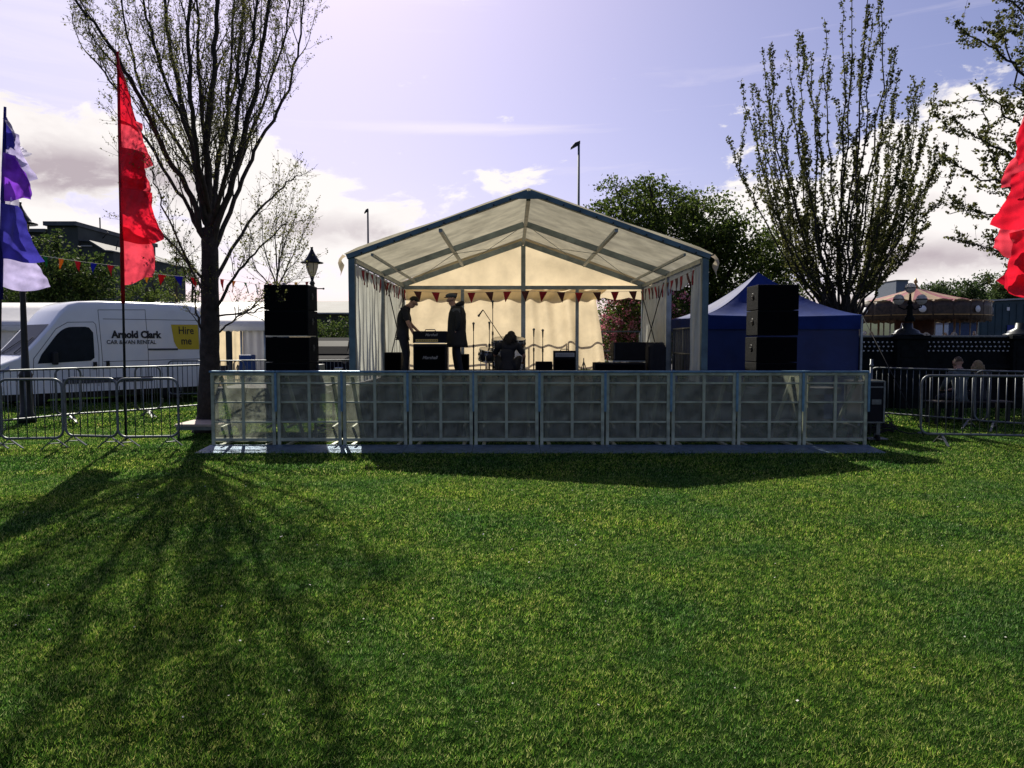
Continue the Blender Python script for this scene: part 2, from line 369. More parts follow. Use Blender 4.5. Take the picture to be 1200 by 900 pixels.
# ---------------------------------------------------------------- trees
class Tree:
    def __init__(s, name, label, cat, base, group=None, mb=None):
        s.t = thing(name, label, cat, base, 0, group); s.o = base; s.m = MB(base); s.L = []; s.Ln = []
    def limb(s, pts, r0, r1, n=7, jit=0.03, res=4):
        "smooth polyline through pts"
        pts = [V(p) for p in pts]; out = []
        for i in range(len(pts)-1):
            p0 = pts[max(i-1, 0)]; p1 = pts[i]; p2 = pts[i+1]; p3 = pts[min(i+2, len(pts)-1)]
            for k in range(res):
                t = k/res; q = .5*((2*p1)+(p2-p0)*t+(2*p0-5*p1+4*p2-p3)*t*t+(3*p1-p0-3*p2+p3)*t**3)
                if i or k: q += V((rng.gauss(0, jit), rng.gauss(0, jit), rng.gauss(0, jit)))
                out.append(q)
        out.append(pts[-1]); m = len(out)
        s.m.tube(out, [r0+(r1-r0)*(i/(m-1))**.85 for i in range(m)], n, True); return out
    def grow(s, p, d, L, r, n=4, wander=.18, up=.12, seg=5):
        pts = [V(p)]; d = V(d).normalized()
        for i in range(seg):
            d = (d+V((rng.gauss(0, wander), rng.gauss(0, wander), rng.gauss(0, wander)+up))).normalized(); pts.append(pts[-1]+d*L/seg)
        s.m.tube(pts, [max(r*(1-.85*i/seg), .0022) for i in range(seg+1)], n, False); return pts
    def along(s, pts, t):
        x = t*(len(pts)-1); i = min(int(x), len(pts)-2); return pts[i].lerp(pts[i+1], x-i), (pts[i+1]-pts[i]).normalized()
    def fork(s, pts, count, t0, t1, ang, L, r, Lvar=.3, **k):
        out = []
        for c in range(count):
            t = t0+(t1-t0)*(c+rng.random())/count; p, d = s.along(pts, t)
            x, y = frame_of(d); a = rng.uniform(0, 6.283); q = (x*math.cos(a)+y*math.sin(a)); th = R(ang*rng.uniform(.7, 1.3))
            dd = d*math.cos(th)+q*math.sin(th)
            if dd.z < -.1: dd.z = abs(dd.z)*.5
            ll = L*(1-.55*t)*rng.uniform(1-Lvar, 1+Lvar); out.append(s.grow(p, dd, ll, r*(1-.5*t), **k))
        return out
    def leafline(s, pts, n, spread, t0=.2):
        for i in range(n):
            p, d = s.along(pts, rng.uniform(t0, 1)); s.L.append((p.x+rng.gauss(0, spread), p.y+rng.gauss(0, spread), p.z+rng.gauss(0, spread)))
    def clump(s, c, n, r):
        P = nr.normal(size=(n, 3))*np.array(r)*.5+np.array(c); s.L += [tuple(p) for p in P]
    def finish(s, bark, lm, size, ratio=.6, crown='crown'):
        s.m.build('trunk', bark, s.t)
        if s.L: leaves(crown, np.array(s.L), size, lm, s.t, s.o, ratio)
        return s.t

LM_bud = leafmat('bud_leaves', [(.07, .08, .02), (.13, .14, .04), (.19, .18, .07)], .5)
LM_dark = leafmat('dark_leaves', [(.025, .045, .010), (.065, .10, .018), (.13, .17, .035)], .5)
LM_mid = leafmat('mid_leaves', [(.02, .04, .010), (.045, .08, .018), (.10, .13, .03)], .5)
LM_cherry = leafmat('young_leaves', [(.035, .045, .012), (.08, .09, .025), (.14, .14, .045)], .5)
LM_far = leafmat('far_leaves', [(.035, .06, .02), (.06, .10, .03), (.10, .14, .05)], .4)
LM_pink = leafmat('pink_blossom', [(.40, .10, .15), (.65, .22, .28), (.80, .45, .48)], .5)

def big_tree():
    Y = 13.5; b = at(243, 503, Y); b.z = 0
    T = Tree('bare_tree', 'large budding tree with a dark trunk and upright bare branches beside the white van', 'tree', b)
    def P(x, y, dy=0): return at(x, y, Y+dy)
    tr = T.limb([b+V((0, 0, -.1)), P(244, 470), P(246, 400), P(246, 330), P(246, 268)], .20, .135, 14, .006, 6)
    T.m.lathe([(.30, -.05), (.25, .05), (.205, .22), (.17, .3)], b, 14)
    mains = [([P(243, 290), P(224, 232, -.3), P(190, 170, -.6), P(160, 105, -.9), P(126, 50, -1.2), P(86, -5, -1.5), P(66, -70, -1.7)], 0.0600),
             ([P(245, 275), P(232, 205, .3), P(215, 129, .6), P(200, 50, .8), P(186, -60, 1.0), P(178, -170, 1.1)], 0.0680),
             ([P(246, 275), P(242, 175, -.1), P(250, 89, -.2), P(256, 0, -.3), P(262, -110, -.4), P(266, -220, -.5)], 0.0760),
             ([P(249, 285), P(273, 209, -.4), P(295, 124, -.8), P(309, 44, -1.1), P(324, -60, -1.4), P(330, -150, -1.6)], 0.0640),
             ([P(252, 290), P(280, 220, .5), P(305, 165, .9), P(338, 105, 1.3), P(352, 40, 1.5), P(356, -20, 1.6)], 0.0480),
             ([P(241, 262), P(222, 190, .9), P(170, 110, 1.6), P(150, 40, 2.0), P(140, -50, 2.2)], 0.0480),
             ([P(247, 250), P(262, 160, 1.1), P(280, 60, 1.7), P(286, -60, 2.0), P(290, -130, 2.1)], 0.0520),
             ([P(245, 250), P(225, 150, -1.2), P(222, 60, -1.9), P(226, -70, -2.3), P(230, -140, -2.5)], 0.0480)]
    mains += [([P(244, 262), P(228, 180, -.5), P(196, 95, -.9), P(172, 20, -1.1), P(150, -80, -1.3)], .045), ([P(248, 258), P(256, 190, .7), P(268, 110, 1.1), P(274, 20, 1.3), P(276, -90, 1.5)], .05),
             ([P(247, 268), P(268, 190, -.9), P(284, 100, -1.5), P(300, 10, -2.0), P(305, -80, -2.3)], .048), ([P(250, 280), P(268, 230, .2), P(300, 140, .5), P(326, 70, .6), P(340, -10, .7)], .045),
             ([P(242, 285), P(215, 235, .2), P(172, 165, .4), P(138, 105, .5), P(100, 60, .5)], .042), ([P(246, 250), P(238, 140, .2), P(232, 50, .2), P(228, -60, .2)], .05)]
    low = [([P(252, 365), P(275, 325, -.5), P(305, 290, -.9), P(335, 262, -1.2)], .035),
           ([P(252, 392), P(278, 372, .3), P(312, 348, .6), P(340, 330, .8)], .022),
           ([P(252, 372), P(290, 366, -.3), P(320, 358, -.6)], .020),
           ([P(240, 345), P(215, 300, .5), P(180, 262, .9), P(156, 225, 1.1), P(140, 180, 1.2)], .028),
           ([P(240, 330), P(212, 290, -.6), P(190, 240, -1.0), P(178, 200, -1.3)], .025),
           ([P(240, 395), P(231, 372, -.3), P(226, 340, -.5), P(205, 300, -.8)], .022),
           ([P(251, 330), P(290, 262, .5), P(325, 225, .9), P(350, 205, 1.1)], .038)]
    for pts, r in mains:
        l = T.limb(pts, r, .012, 7, .018, 5)
        for br in T.fork(l, 15, .10, .97, 21, 1.7, .0165, up=.20, wander=.13, seg=6, n=4):
            for tw in T.fork(br, 6, .15, 1, 27, .62, .0052, up=.14, seg=4, n=3):
                T.leafline(tw, 7, .03, .1)
                for t2 in T.fork(tw, 3, .2, 1, 40, .32, .004, up=.08, seg=2, n=3): T.leafline(t2, 6, .025, .1)
            T.leafline(br, 5, .03, .3)
    for pts, r in low:
        l = T.limb(pts, r, .008, 6, .015, 5)
        for br in T.fork(l, 11, .2, 1, 36, .9, .010, up=.06, seg=5, n=4):
            for tw in T.fork(br, 6, .15, 1, 38, .5, .005, up=.06, seg=3, n=3): T.leafline(tw, 5, .02, .1)
    T.finish(M_bark, LM_bud, .019, .65)
big_tree()

def spiky_tree():
    Y = 19.0; b = at(988, 440, Y); b.z = 0
    T = Tree('leafy_upright_tree', 'broad fan shaped tree with many upright leafy stems behind the blue gazebo', 'tree', b)
    P = lambda x, y, dy=0: at(x, y, Y+dy)
    f = P(986, 405); T.limb([b, P(987, 430), f], .26, .19, 12, .01, 3)
    tips = [(853, 160), (868, 95), (880, 98), (893, 55), (905, 48), (921, 58), (936, 46), (950, 60), (966, 22), (985, -2), (998, -40), (1016, -60), (1034, -30), (1022, 20), (1044, 62), (1052, 90), (1070, 88), (1082, 92), (1098, 100), (1105, 170), (1096, 205), (1076, 130), (960, 90), (915, 110), (1010, 60), (1062, 150), (1046, 170), (1035, 120), (900, 140), (940, 120), (1104, 235), (1090, 262), (1064, 240), (1050, 262), (888, 215), (905, 232), (1072, 290), (915, 280), (1040, 280), (940, 255)]
    for i, (x, y) in enumerate(tips):
        dy = rng.uniform(-2.4, 2.4); k = (x-985)
        side = abs(k) > 80
        z0 = rng.uniform(0, 1)
        pts = [f+V((0, 0, -.2+.5*z0)), P(985+k*.22+rng.gauss(0, 4), min(366, (360-z0*14)), dy*.25), P(985+k*.55+rng.gauss(0, 5), max(290-20*(1-abs(k)/130), y+.62*(360-y)), dy*.55), P(985+k*.85+rng.gauss(0, 5), min(y+(290-y)*.42, y+40) if y > 210 else y+(290-y)*.42, dy*.85), P(x, y, dy)]
        l = T.limb(pts, .046 if not side else .036, .006, 6, .035, 5)
        def dress(pts, n, t0, per=5, sp=.06):
            for c in range(n):
                p, d = T.along(pts, t0+(1-t0)*(c+rng.random()*.8)/n); T.clump(p, per, (sp, sp, sp))
        dress(l, 46, .30, 7, .065)
        for br in T.fork(l, 4, .25, .85, 18, 2.2, .016, up=.34, wander=.10, seg=6, n=4):
            dress(br, 20, .1, 6, .055)
            for tw in T.fork(br, 2, .1, .9, 35, .6, .006, up=.14, seg=3, n=3): dress(tw, 5, .15, 5, .055)
    T.finish(M_bark2, LM_cherry, .037, .65)
spiky_tree()

def edge_tree():
    Y = 13.0; b = at(1290, 440, Y); b.z = 0
    T = Tree('young_leaf_tree', 'tree reaching in from the right edge with drooping clusters of young leaves', 'tree', b)
    P = lambda x, y, dy=0: at(x, y, Y+dy)
    T.limb([b, P(1288, 350), P(1282, 240), P(1272, 120), P(1262, 0), P(1255, -100)], .17, .06, 10, .02, 4)
    ls = [[(1284, 300), (1240, 285), (1190, 262), (1150, 250), (1112, 248)], [(1280, 250), (1230, 210), (1175, 178), (1140, 160), (1105, 152)], [(1275, 180), (1235, 120), (1190, 75), (1150, 50), (1122, 38)],
          [(1272, 120), (1240, 60), (1205, 20), (1170, -10), (1150, -40)], [(1284, 330), (1240, 322), (1200, 300), (1160, 292), (1125, 276)], [(1280, 260), (1240, 240), (1190, 222), (1150, 205), (1110, 190)],
          [(1276, 200), (1240, 150), (1205, 120), (1180, 60), (1165, 12)], [(1282, 290), (1235, 262), (1205, 240), (1170, 200), (1155, 150), (1150, 110)], [(1276, 210), (1240, 185), (1210, 165), (1160, 120), (1120, 118)],
          [(1270, 90), (1240, 30), (1215, -20), (1200, -80)], [(1283, 310), (1255, 300), (1225, 320), (1190, 345)], [(1278, 230), (1250, 200), (1220, 130), (1206, 60), (1200, 0)]]
    for q in ls:
        dy = rng.uniform(-1.2, 1.6); l = T.limb([P(x, y, dy*i/len(q)) for i, (x, y) in enumerate(q)], .035, .006, 6, .03, 5)
        for br in [l]+T.fork(l, 7, .2, .95, 38, .8, .009, up=.05, seg=5, n=4):
            for c in range(15):
                p, d = T.along(br, .15+.85*(c+rng.random())/15); T.clump(p+V((0, 0, -.015)), 4, (.055, .055, .045))
            for tw in T.fork(br, 3, .2, 1, 45, .45, .004, up=0, seg=3, n=3):
                for c in range(4):
                    p, d = T.along(tw, rng.random()); T.clump(p, 4, (.05, .05, .04))
    T.finish(M_bark2, LM_cherry, .029, .7)
edge_tree()

def round_tree(name, label, cat, px, base_py, Y, blobs, lm, size, dens, bark=M_bark2, tr=.2, group=None, blossom=None):
    "leafy tree: blobs = (px, py, rx_px, ry_px) lobes of its uneven outline"
    b = at(px, base_py, Y); b.z = 0; k = Y/F
    T = Tree(name, label, cat, b, group)
    c0 = at(blobs[0][0], blobs[0][1], Y); T.limb([b, b.lerp(c0, .5)+V((.1, 0, 0)), c0], tr, tr*.5, 9, .02, 3)
    pink = []
    for (x, y, rx, ry) in blobs:
        dy = rng.uniform(-.6, .6)*rx*k; c = at(x, y, Y+dy); rx *= k; ry *= k
        T.limb([b.lerp(c0, .45), b.lerp(c, .7)+V((0, 0, .2)), c], tr*.4, tr*.1, 5, .05, 3)
        n = max(3, int(dens*(rx*rx*ry)**.66))
        for i in range(n):
            d = randdirs(1)[0]; q = rng.uniform(.45, 1.0); p = V((c.x+d[0]*rx*q, c.y+d[1]*rx*q, c.z+d[2]*ry*q))
            s = rng.uniform(.14, .36)*min(1, .4+rx*.35); T.clump(p, int(26*(s/.25)**2)+6, (s*1.5, s*1.5, s))
            if rng.random() < .35: T.grow(c.lerp(p, .5), p-c, (p-c).length*.7, .012, 3, .2, 0, 4)
            if blossom and rng.random() < blossom and d[1] < .4: pink += [(p.x+g[0], p.y+g[1]-.1, p.z+g[2]) for g in nr.normal(size=(34, 3))*s*.42]
    t = T.finish(bark, lm, size)
    if pink: leaves('blossom', np.array(pink), size*.8, LM_pink, t, b, .8)
    return t
round_tree('rounded_tree', 'dense dark rounded tree rising above the right slope of the stage roof', 'tree', 800, 440, 26,
           [(790, 300, 80, 62), (735, 262, 48, 38), (700, 250, 22, 22), (775, 240, 50, 30), (830, 262, 52, 34), (870, 282, 44, 32), (905, 290, 26, 26), (725, 300, 50, 45), (850, 330, 70, 50), (900, 350, 50, 45), (790, 380, 90, 50), (870, 400, 60, 40), (760, 215, 24, 12), (722, 222, 22, 16), (920, 310, 26, 26)],
           LM_dark, .060, 75, tr=.35)
round_tree('flowering_bush', 'large dark bush dotted with pink blossom behind the open back of the stage', 'bush', 745, 440, 22,
           [(740, 385, 50, 40), (722, 360, 26, 24), (760, 362, 40, 26), (790, 390, 30, 40), (715, 400, 26, 26), (800, 360, 20, 26), (730, 345, 30, 14)], LM_dark, .042, 150, tr=.12, blossom=.36)
round_tree('leafy_tree', 'clumpy green tree in front of the dark gabled building at the left', 'tree', 75, 440, 30,
           [(70, 325, 40, 28), (55, 290, 16, 20), (68, 275, 8, 12), (95, 320, 30, 22), (122, 312, 14, 18), (35, 335, 30, 16), (5, 345, 34, 16), (78, 300, 14, 14), (115, 335, 30, 20), (60, 365, 60, 30)], LM_mid, .065, 75, tr=.22)
round_tree('dark_shrub_tree', 'low dark tree behind the white van roof, right of the red feather flag', 'tree', 178, 440, 28,
           [(172, 338, 22, 18), (190, 352, 22, 14), (160, 350, 16, 12), (150, 362, 24, 12), (180, 325, 12, 10)], LM_dark, .05, 80, tr=.14)
def conifer(px, py_top, Y, w, label):
    b = at(px, 440, Y); b.z = 0; top = at(px, py_top, Y); T = Tree('conifer', label, 'tree', b, 'dark conifers behind the van'); T.limb([b, b.lerp(top, .5), top], .12, .01, 7, .01, 3)
    H = top.z
    for i in range(70):
        t = rng.uniform(.12, 1); a = rng.uniform(0, 6.283); r = w*(1-t)**.7*rng.uniform(.5, 1)+.08
        p = V((b.x, b.y, H*t)); q = p+V((math.cos(a)*r, math.sin(a)*r, -.12*r)); T.m.tube([p, q], [.018, .004], 3, False)
        for k in range(5):
            T.clump(p.lerp(q, .35+.65*k/4), 12, (.24, .24, .10))
    T.finish(M_bark2, LM_dark, .04, .35)
conifer(207, 282, 27, 1.15, 'dark conifer showing between the red flag and the big trunk')
conifer(226, 300, 29, 1.0, 'smaller dark conifer just left of the big trunk')
def twig_tree():
    Y = 24; b = at(322, 440, Y); b.z = 0; T = Tree('slender_tree', 'slender twiggy tree standing behind the left loudspeaker stack', 'tree', b); P = lambda x, y, dy=0: at(x, y, Y+dy)
    T.limb([b, P(322, 380), P(324, 330)], .09, .06, 7, .01, 3)
    for q in [[(324, 335), (330, 290), (345, 225)], [(324, 330), (322, 280), (326, 235)], [(323, 335), (310, 290), (306, 250)], [(324, 340), (343, 300), (362, 262)], [(323, 345), (302, 318), (290, 290)], [(324, 322), (335, 280), (350, 246)], [(324, 340), (334, 320), (352, 300)]]:
        l = T.limb([P(x, y, rng.uniform(-.4, .4)) for x, y in q], .03, .005, 5, .03, 4)
        for br in T.fork(l, 12, .15, 1, 30, 1.4, .010, up=.2, seg=5, n=3):
            for tw in T.fork(br, 4, .2, 1, 35, .5, .005, up=.1, seg=3, n=3): T.leafline(tw, 6, .05, .1)
    T.finish(M_bark, LM_bud, .035)
twig_tree()
def far_woods():
    xs = [(1092, 332, 24), (1108, 328, 20), (1122, 336, 18), (1134, 325, 22), (1152, 320, 24), (1168, 332, 18), (1180, 322, 26), (1200, 318, 28), (1222, 322, 28), (1075, 338, 20)]
    nm = ['in the hillside wood, its crown just right of the triple lamp', 'in the hillside wood, second crown right of the triple lamp', 'low and pale between two taller hillside crowns', 'in the hillside wood above the roundabout fascia', 'in the hillside wood, tallest and darkest crown with a forked trunk',
          'in the hillside wood, short one left of the red flag', 'in the hillside wood, tip showing above the blue green shed', 'in the hillside wood, crown partly behind the red flag', 'in the hillside wood, beyond the red flag by the frame edge', 'in the hillside wood, crown showing behind the lamp globes']
    for (x, y, w), l in zip(xs, nm):
        Y = rng.uniform(105, 130); b = at(x, 400, Y); b.z = 3.0; k = Y/F; T = Tree('wood_tree', 'hazy green tree '+l, 'tree', b, 'trees of the far wooded hill'); top = at(x, y, Y)
        T.limb([b, b.lerp(top, .4), b.lerp(top, .9)], .35, .08, 5, .1, 2)
        for j in range(3): T.limb([b.lerp(top, .35), b.lerp(top, .75)+V((rng.uniform(-1.5, 1.5), 0, 0))], .15, .05, 4, .1, 2)
        for i in range(110):
            d = randdirs(1)[0]; q = rng.uniform(.3, 1); c = b.lerp(top, .60); p = V((c.x+d[0]*w*k*.68*q, c.y+d[1]*w*k*.5*q, c.z+d[2]*(top.z-b.z)*.42*q)); T.clump(p, 26, (.9, .9, .7))
        T.finish(M_bark2, LM_far, .20)
far_woods()
def hills():
    M_hill = mat('far_hillside', (.035, .055, .022), .95, scale=.08, var=.5, bump=.5, bscale=.4)
    m = MB(); rngh = random.Random(3)
    def f(u, v):
        x = -260+620*u; y = 120+90*v
        h = (5.0+4.5*math.exp(-((x-95)/60)**2))*math.sin(math.pi*min(v, .5))+1.2*math.sin(x*.05)*v
        return V((x, y, max(h, -1)+ (0 if v else -2)))
    m.grid(60, 8, f); tag(m.build('hill', M_hill), kind='structure')
hills()

# ---------------------------------------------------------------- distant buildings
M_stone = mat('dark_stone', (.055, .065, .06), .9, scale=.6, var=.35, bump=.4, bscale=4)
M_slate = mat('slate_roof', (.085, .095, .10), .75, scale=1.2, var=.35, bump=.5, bscale=6)
M_glassd = mat('dark_glass', (.02, .025, .03), .5, 0, spec=.1)
M_pale = mat('pale_trim', (.42, .42, .40), .7)
def dark_building():
    Y = 55; P = lambda x, y, d=0: at(x, y, Y+d); a = P(96, 265); o = (a.x, Y, 0)
    t = thing('gabled_building', 'dark stone building with a square tower and sloping roof behind the left trees', 'building', o)
    def X(x): return at(x, 300, Y).x
    def Z(y): return at(60, y, Y).z
    m = MB(o); m.box(X(-60), X(58.8), Y, Y+12, 0, Z(273)); m.box(X(59.2), X(95), Y-.3, Y+11.5, 0, Z(266)); m.prism([(X(95.3), Y, 0), (X(133), Y, 0), (X(133), Y, Z(296)), (X(125), Y, Z(295)), (X(107), Y, Z(284)), (X(95.3), Y, Z(283))], (0, 12, 0)); m.build('wall', M_stone, t)
    m = MB(o); m.box(X(-60), X(58), Y-.4, Y+.1, Z(273)+.01, Z(273)+.25); m.box(X(58.4), X(96.3), Y-.7, Y+11.8, Z(266)+.01, Z(266)+.3); m.prism([(X(96.6), Y-.3, Z(282.7)), (X(107), Y-.3, Z(283.5)), (X(125.6), Y-.3, Z(295)), (X(133.8), Y-.3, Z(295.6)), (X(133.8), Y-.3, Z(294)), (X(126), Y-.3, Z(293.4)), (X(107.6), Y-.3, Z(282)), (X(96.6), Y-.3, Z(281.2))], (0, 12.6, 0)); m.build('roof', M_slate, t)
    m = MB(o); m.box(X(82), X(109), Y-.12, Y-.01, Z(289), Z(287.7)); m.build('stone_band', M_pale, t)
    for x in (66, 80, 100, 114, 40, 20, 0):
        y = 292 if x < 95 else 305
        m = MB(o); m.box(X(x), X(x+5), Y-.42, Y-.30, Z(y+9), Z(y)); w = m.build('window', M_glassd, t)
        m = MB(o); m.box(X(x)-.1, X(x+5)+.1, Y-.5, Y-.43, Z(y+9)-.2, Z(y+9)); m.build('sill', M_pale, w)
    m = MB(o); m.tube([(X(92), Y+3, Z(266)), (X(92), Y+3, Z(247))], .05, 5); m.tube([(X(92), Y+3, Z(272)), (X(87), Y+3, Z(261))], .04, 5); m.tube([(X(92), Y+3, Z(276)), (X(101.5), Y+3, Z(265))], .04, 5); m.build('aerial', M_black, t); m = MB(o); m.tube([(X(111), Y+3, Z(286)), (X(114), Y+3, Z(275))], .04, 5); m.build('aerial', M_black, t)
dark_building()
def long_building():
    Y = 42; o = (at(330, 360, Y).x, Y, 0); t = thing('long_low_building', 'long low building with a grey slate roof behind the white marquee', 'building', o)
    X = lambda x: at(x, 360, Y).x; Z = lambda y: at(330, y, Y).z
    m = MB(o); m.box(X(150), X(640), Y, Y+7, 0, Z(368)); m.build('wall', M_stone, t)
    m = MB(o); m.prism([(X(148), Y-.3, Z(367.5)), (X(148), Y+3.4, Z(349)), (X(148), Y+7.3, Z(367.5))], (X(642)-X(148), 0, 0)); m.build('roof', M_slate, t)
    m = MB(o); m.box(X(148), X(642), Y-.42, Y-.31, Z(368.2), Z(366.6)); m.build('gutter', M_pale, t)
    for x in range(255, 420, 22):
        m = MB(o); m.box(X(x), X(x+9), Y-.05, Y-.004, Z(390), Z(374)); m.build('window', M_glassd, t)
long_building()
round_tree('low_bush', 'green bush with white flower heads behind the dark parked car', 'bush', 390, 430, 32, [(388, 388, 22, 12), (372, 384, 14, 10), (405, 382, 14, 14), (392, 398, 22, 10)], LM_mid, .05, 110, tr=.08)

# ---------------------------------------------------------------- left white marquees
def white_marquee(xl, xr, Y, label, openings, group):
    X = lambda x: at(x, 380, Y).x; o = (X((xl+xr)/2), Y, 0); t = thing('white_marquee', label, 'marquee', o, 0, group)
    ze = 2.14; zr = 2.95; D = 3.2
    m = MB(o)
    m.grid(16, 4, lambda u, v: V((X(xl-1)+(X(xr+1)-X(xl-1))*u, Y-.12+(D/2+.12)*v, ze+(zr-ze)*v-.03*math.sin(math.pi*v)*1))); m.grid(16, 4, lambda u, v: V((X(xl-1)+(X(xr+1)-X(xl-1))*u, Y+D+.1-(D/2+.1)*v, ze+(zr-ze)*v))); m.build('roof', M_white, t, solid=.004)
    m = MB(o); m.grid(60, 3, lambda u, v: V((X(xl-1)+(X(xr+1)-X(xl-1))*u, Y-.13, ze-.01-(.16+.04*abs(math.sin(u*50)))*v))); m.build('valance', M_white, t, solid=.003)
    m = MB(o); m.grid(80, 3, lambda u, v: V((X(xl)+(X(xr)-X(xl))*u, Y+D+.02*math.sin(u*90), ze-ze*v))); m.build('rear_wall', M_canvas, t)
    for (a, b) in openings:                      # closed front wall panels
        m = MB(o); m.grid(30, 4, lambda u, v: V((X(a)+(X(b)-X(a))*u, Y+.03*math.sin(u*34), ze-.02-(ze-.04)*v))); m.build('wall_panel', M_white, t)
    n = max(2, int((xr-xl)/26))
    for i in range(n+1):
        x = X(xl+(xr-xl)*i/n); m = MB(o); m.tube([(x, Y-.05, 0), (x, Y-.05, ze)], .035, 8); m.build('post', M_alu, t)
G = 'white marquees behind the van'
white_marquee(228, 338, 24, 'white marquee with a sunlit roof and open cream bay right of the big trunk', [(284, 337)], G)
white_marquee(-90, 220, 24.5, 'white marquee at the left edge half hidden behind the van', [(-90, 219)], G)
def folding_chair(loc, rz, label):
    t = thing('folding_chair', label, 'chair', loc, rz, 'chairs in the marquee')
    MB().box(-.2, .2, -.2, .2, .43, .455).build('seat', M_black, t, bevel=.01)
    m = MB(); m.grid(6, 3, lambda u, v: V((-.2+.4*u, .21+.05*v-.02*math.sin(math.pi*u), .66+.22*v))); m.build('backrest', M_black, t, solid=.02)
    for sx in (-.19, .19):
        for y0, y1, z in ((-.2, .18, .44), (.21, -.2, .9)):
            m = MB(); m.tube([(sx, y1 if z < .5 else -.22, 0), (sx, y0 if z < .5 else .26, z)], .011, 6); m.build('leg', M_steel, t)
    return t
folding_chair((at(261, 430, 23.2).x, 23.2, 0), .5, 'dark folding chair in the open marquee bay nearest the trunk'); folding_chair((at(277, 430, 23.4).x, 23.4, 0), -.4, 'dark folding chair in the open marquee bay beside the blue crate')
def blue_crate():
    o = (at(290, 430, 23).x, 23, 0); t = thing('blue_cabinet', 'upright blue plastic cabinet outside the white marquee wall', 'cabinet', o)
    MB().box(-.19, .19, -.2, .2, .03, 1.22).build('cabinet_body', M_bluebox, t, bevel=.02); MB().box(-.17, .17, -.215, -.203, .08, 1.15).build('door', M_bluebox, t, bevel=.01); MB().box(.1, .13, -.24, -.216, .6, .75).build('handle', M_black, t)
blue_crate()

# ---------------------------------------------------------------- lamps and masts
M_iron = mat('black_iron', (.014, .017, .018), .45, .3, scale=10)
M_lglass = mat('frosted_lamp_glass', (.75, .70, .58), .3, 0, trans=.6, var=.05)
def heritage_lamp(px, Y, top_py, label, base_w=1.0):
    b = at(px, 440, Y); b.z = 0; H = at(px, top_py, Y).z; t = thing('heritage_lamp_post', label, 'street lamp', b, 0, 'black heritage lamp posts')
    m = MB(); m.lathe([(.17, 0), (.17, .12), (.12, .2), (.11, .9), (.13, .95), (.075, 1.05), (.06, 1.6), (.045, H-1.25), (.05, H-1.2), (.085, H-1.12), (.05, H-1.02), (.075, H-.98), (.035, H-.9), (.06, H-.80)], n=14); m.build('post', M_iron, t)
    m = MB(); m.lathe([(.04, H-.80), (.09, H-.72), (.145, H-.55), (.155, H-.46), (.15, H-.44)], n=16); m.build('lantern_glass', M_lglass, t)
    m = MB()
    for k in range(6):
        a = k*math.pi/3; m.tube([(math.cos(a)*r, math.sin(a)*r, z) for r, z in ((.05, H-.80), (.10, H-.72), (.155, H-.55), (.165, H-.45))], .007, 5)
    m.build('lantern_frame', M_iron, t)
    m = MB(); m.lathe([(.30, H-.44), (.30, H-.42), (.19, H-.39), (.19, H-.36), (.13, H-.27), (.06, H-.14), (.03, H-.06), (.035, H-.04), (.04, H-.02), (.015, H)], n=18); m.build('lantern_cap', M_iron, t)
    m = MB(); m.tube([(-.3, 0, H-1.12), (.3, 0, H-1.12)], .016, 6); m.sphere((-.3, 0, H-1.12), .03, 8); m.sphere((.3, 0, H-1.12), .03, 8); m.build('ladder_bar', M_iron, t); return t
heritage_lamp(367.5, 20.5, 289, 'black lantern lamp post standing right of the left loudspeaker stack')
heritage_lamp(30, 15.0, 236, 'black lamp post behind the purple and white flag in front of the van')
def mast(name, px, Y, top_py, r, matl, label, arm):
    b = at(px, 440, Y); b.z = 0; H = at(px, top_py, Y).z; t = thing(name, label, 'street light', b)
    m = MB(); m.tube([(0, 0, 0), (0, 0, 1.2), (0, 0, 1.25), (0, 0, H)], [r*1.5, r*1.5, r, r*.7], 10); m.build('pole', matl, t)
    m = MB(); m.prism([(arm*.15, -.14, H-.05), (-arm, -.1, H-.30), (-arm, -.1, H-.22), (-arm*.5, -.12, H+.02), (arm*.15, -.14, H+.12)], (0, .26, 0)); m.build('lamp_head', M_iron, t, bevel=.02)
mast('street_light', 677, 40, 168, .085, mat('teal_paint', (.03, .08, .10), .5), 'tall dark street light with a small head above the stage roof ridge', .42)
mast('street_light', 433, 62, 246, .10, mat('grey_paint', (.10, .10, .11), .5), 'thin distant street light standing left of the stage roof', .28)

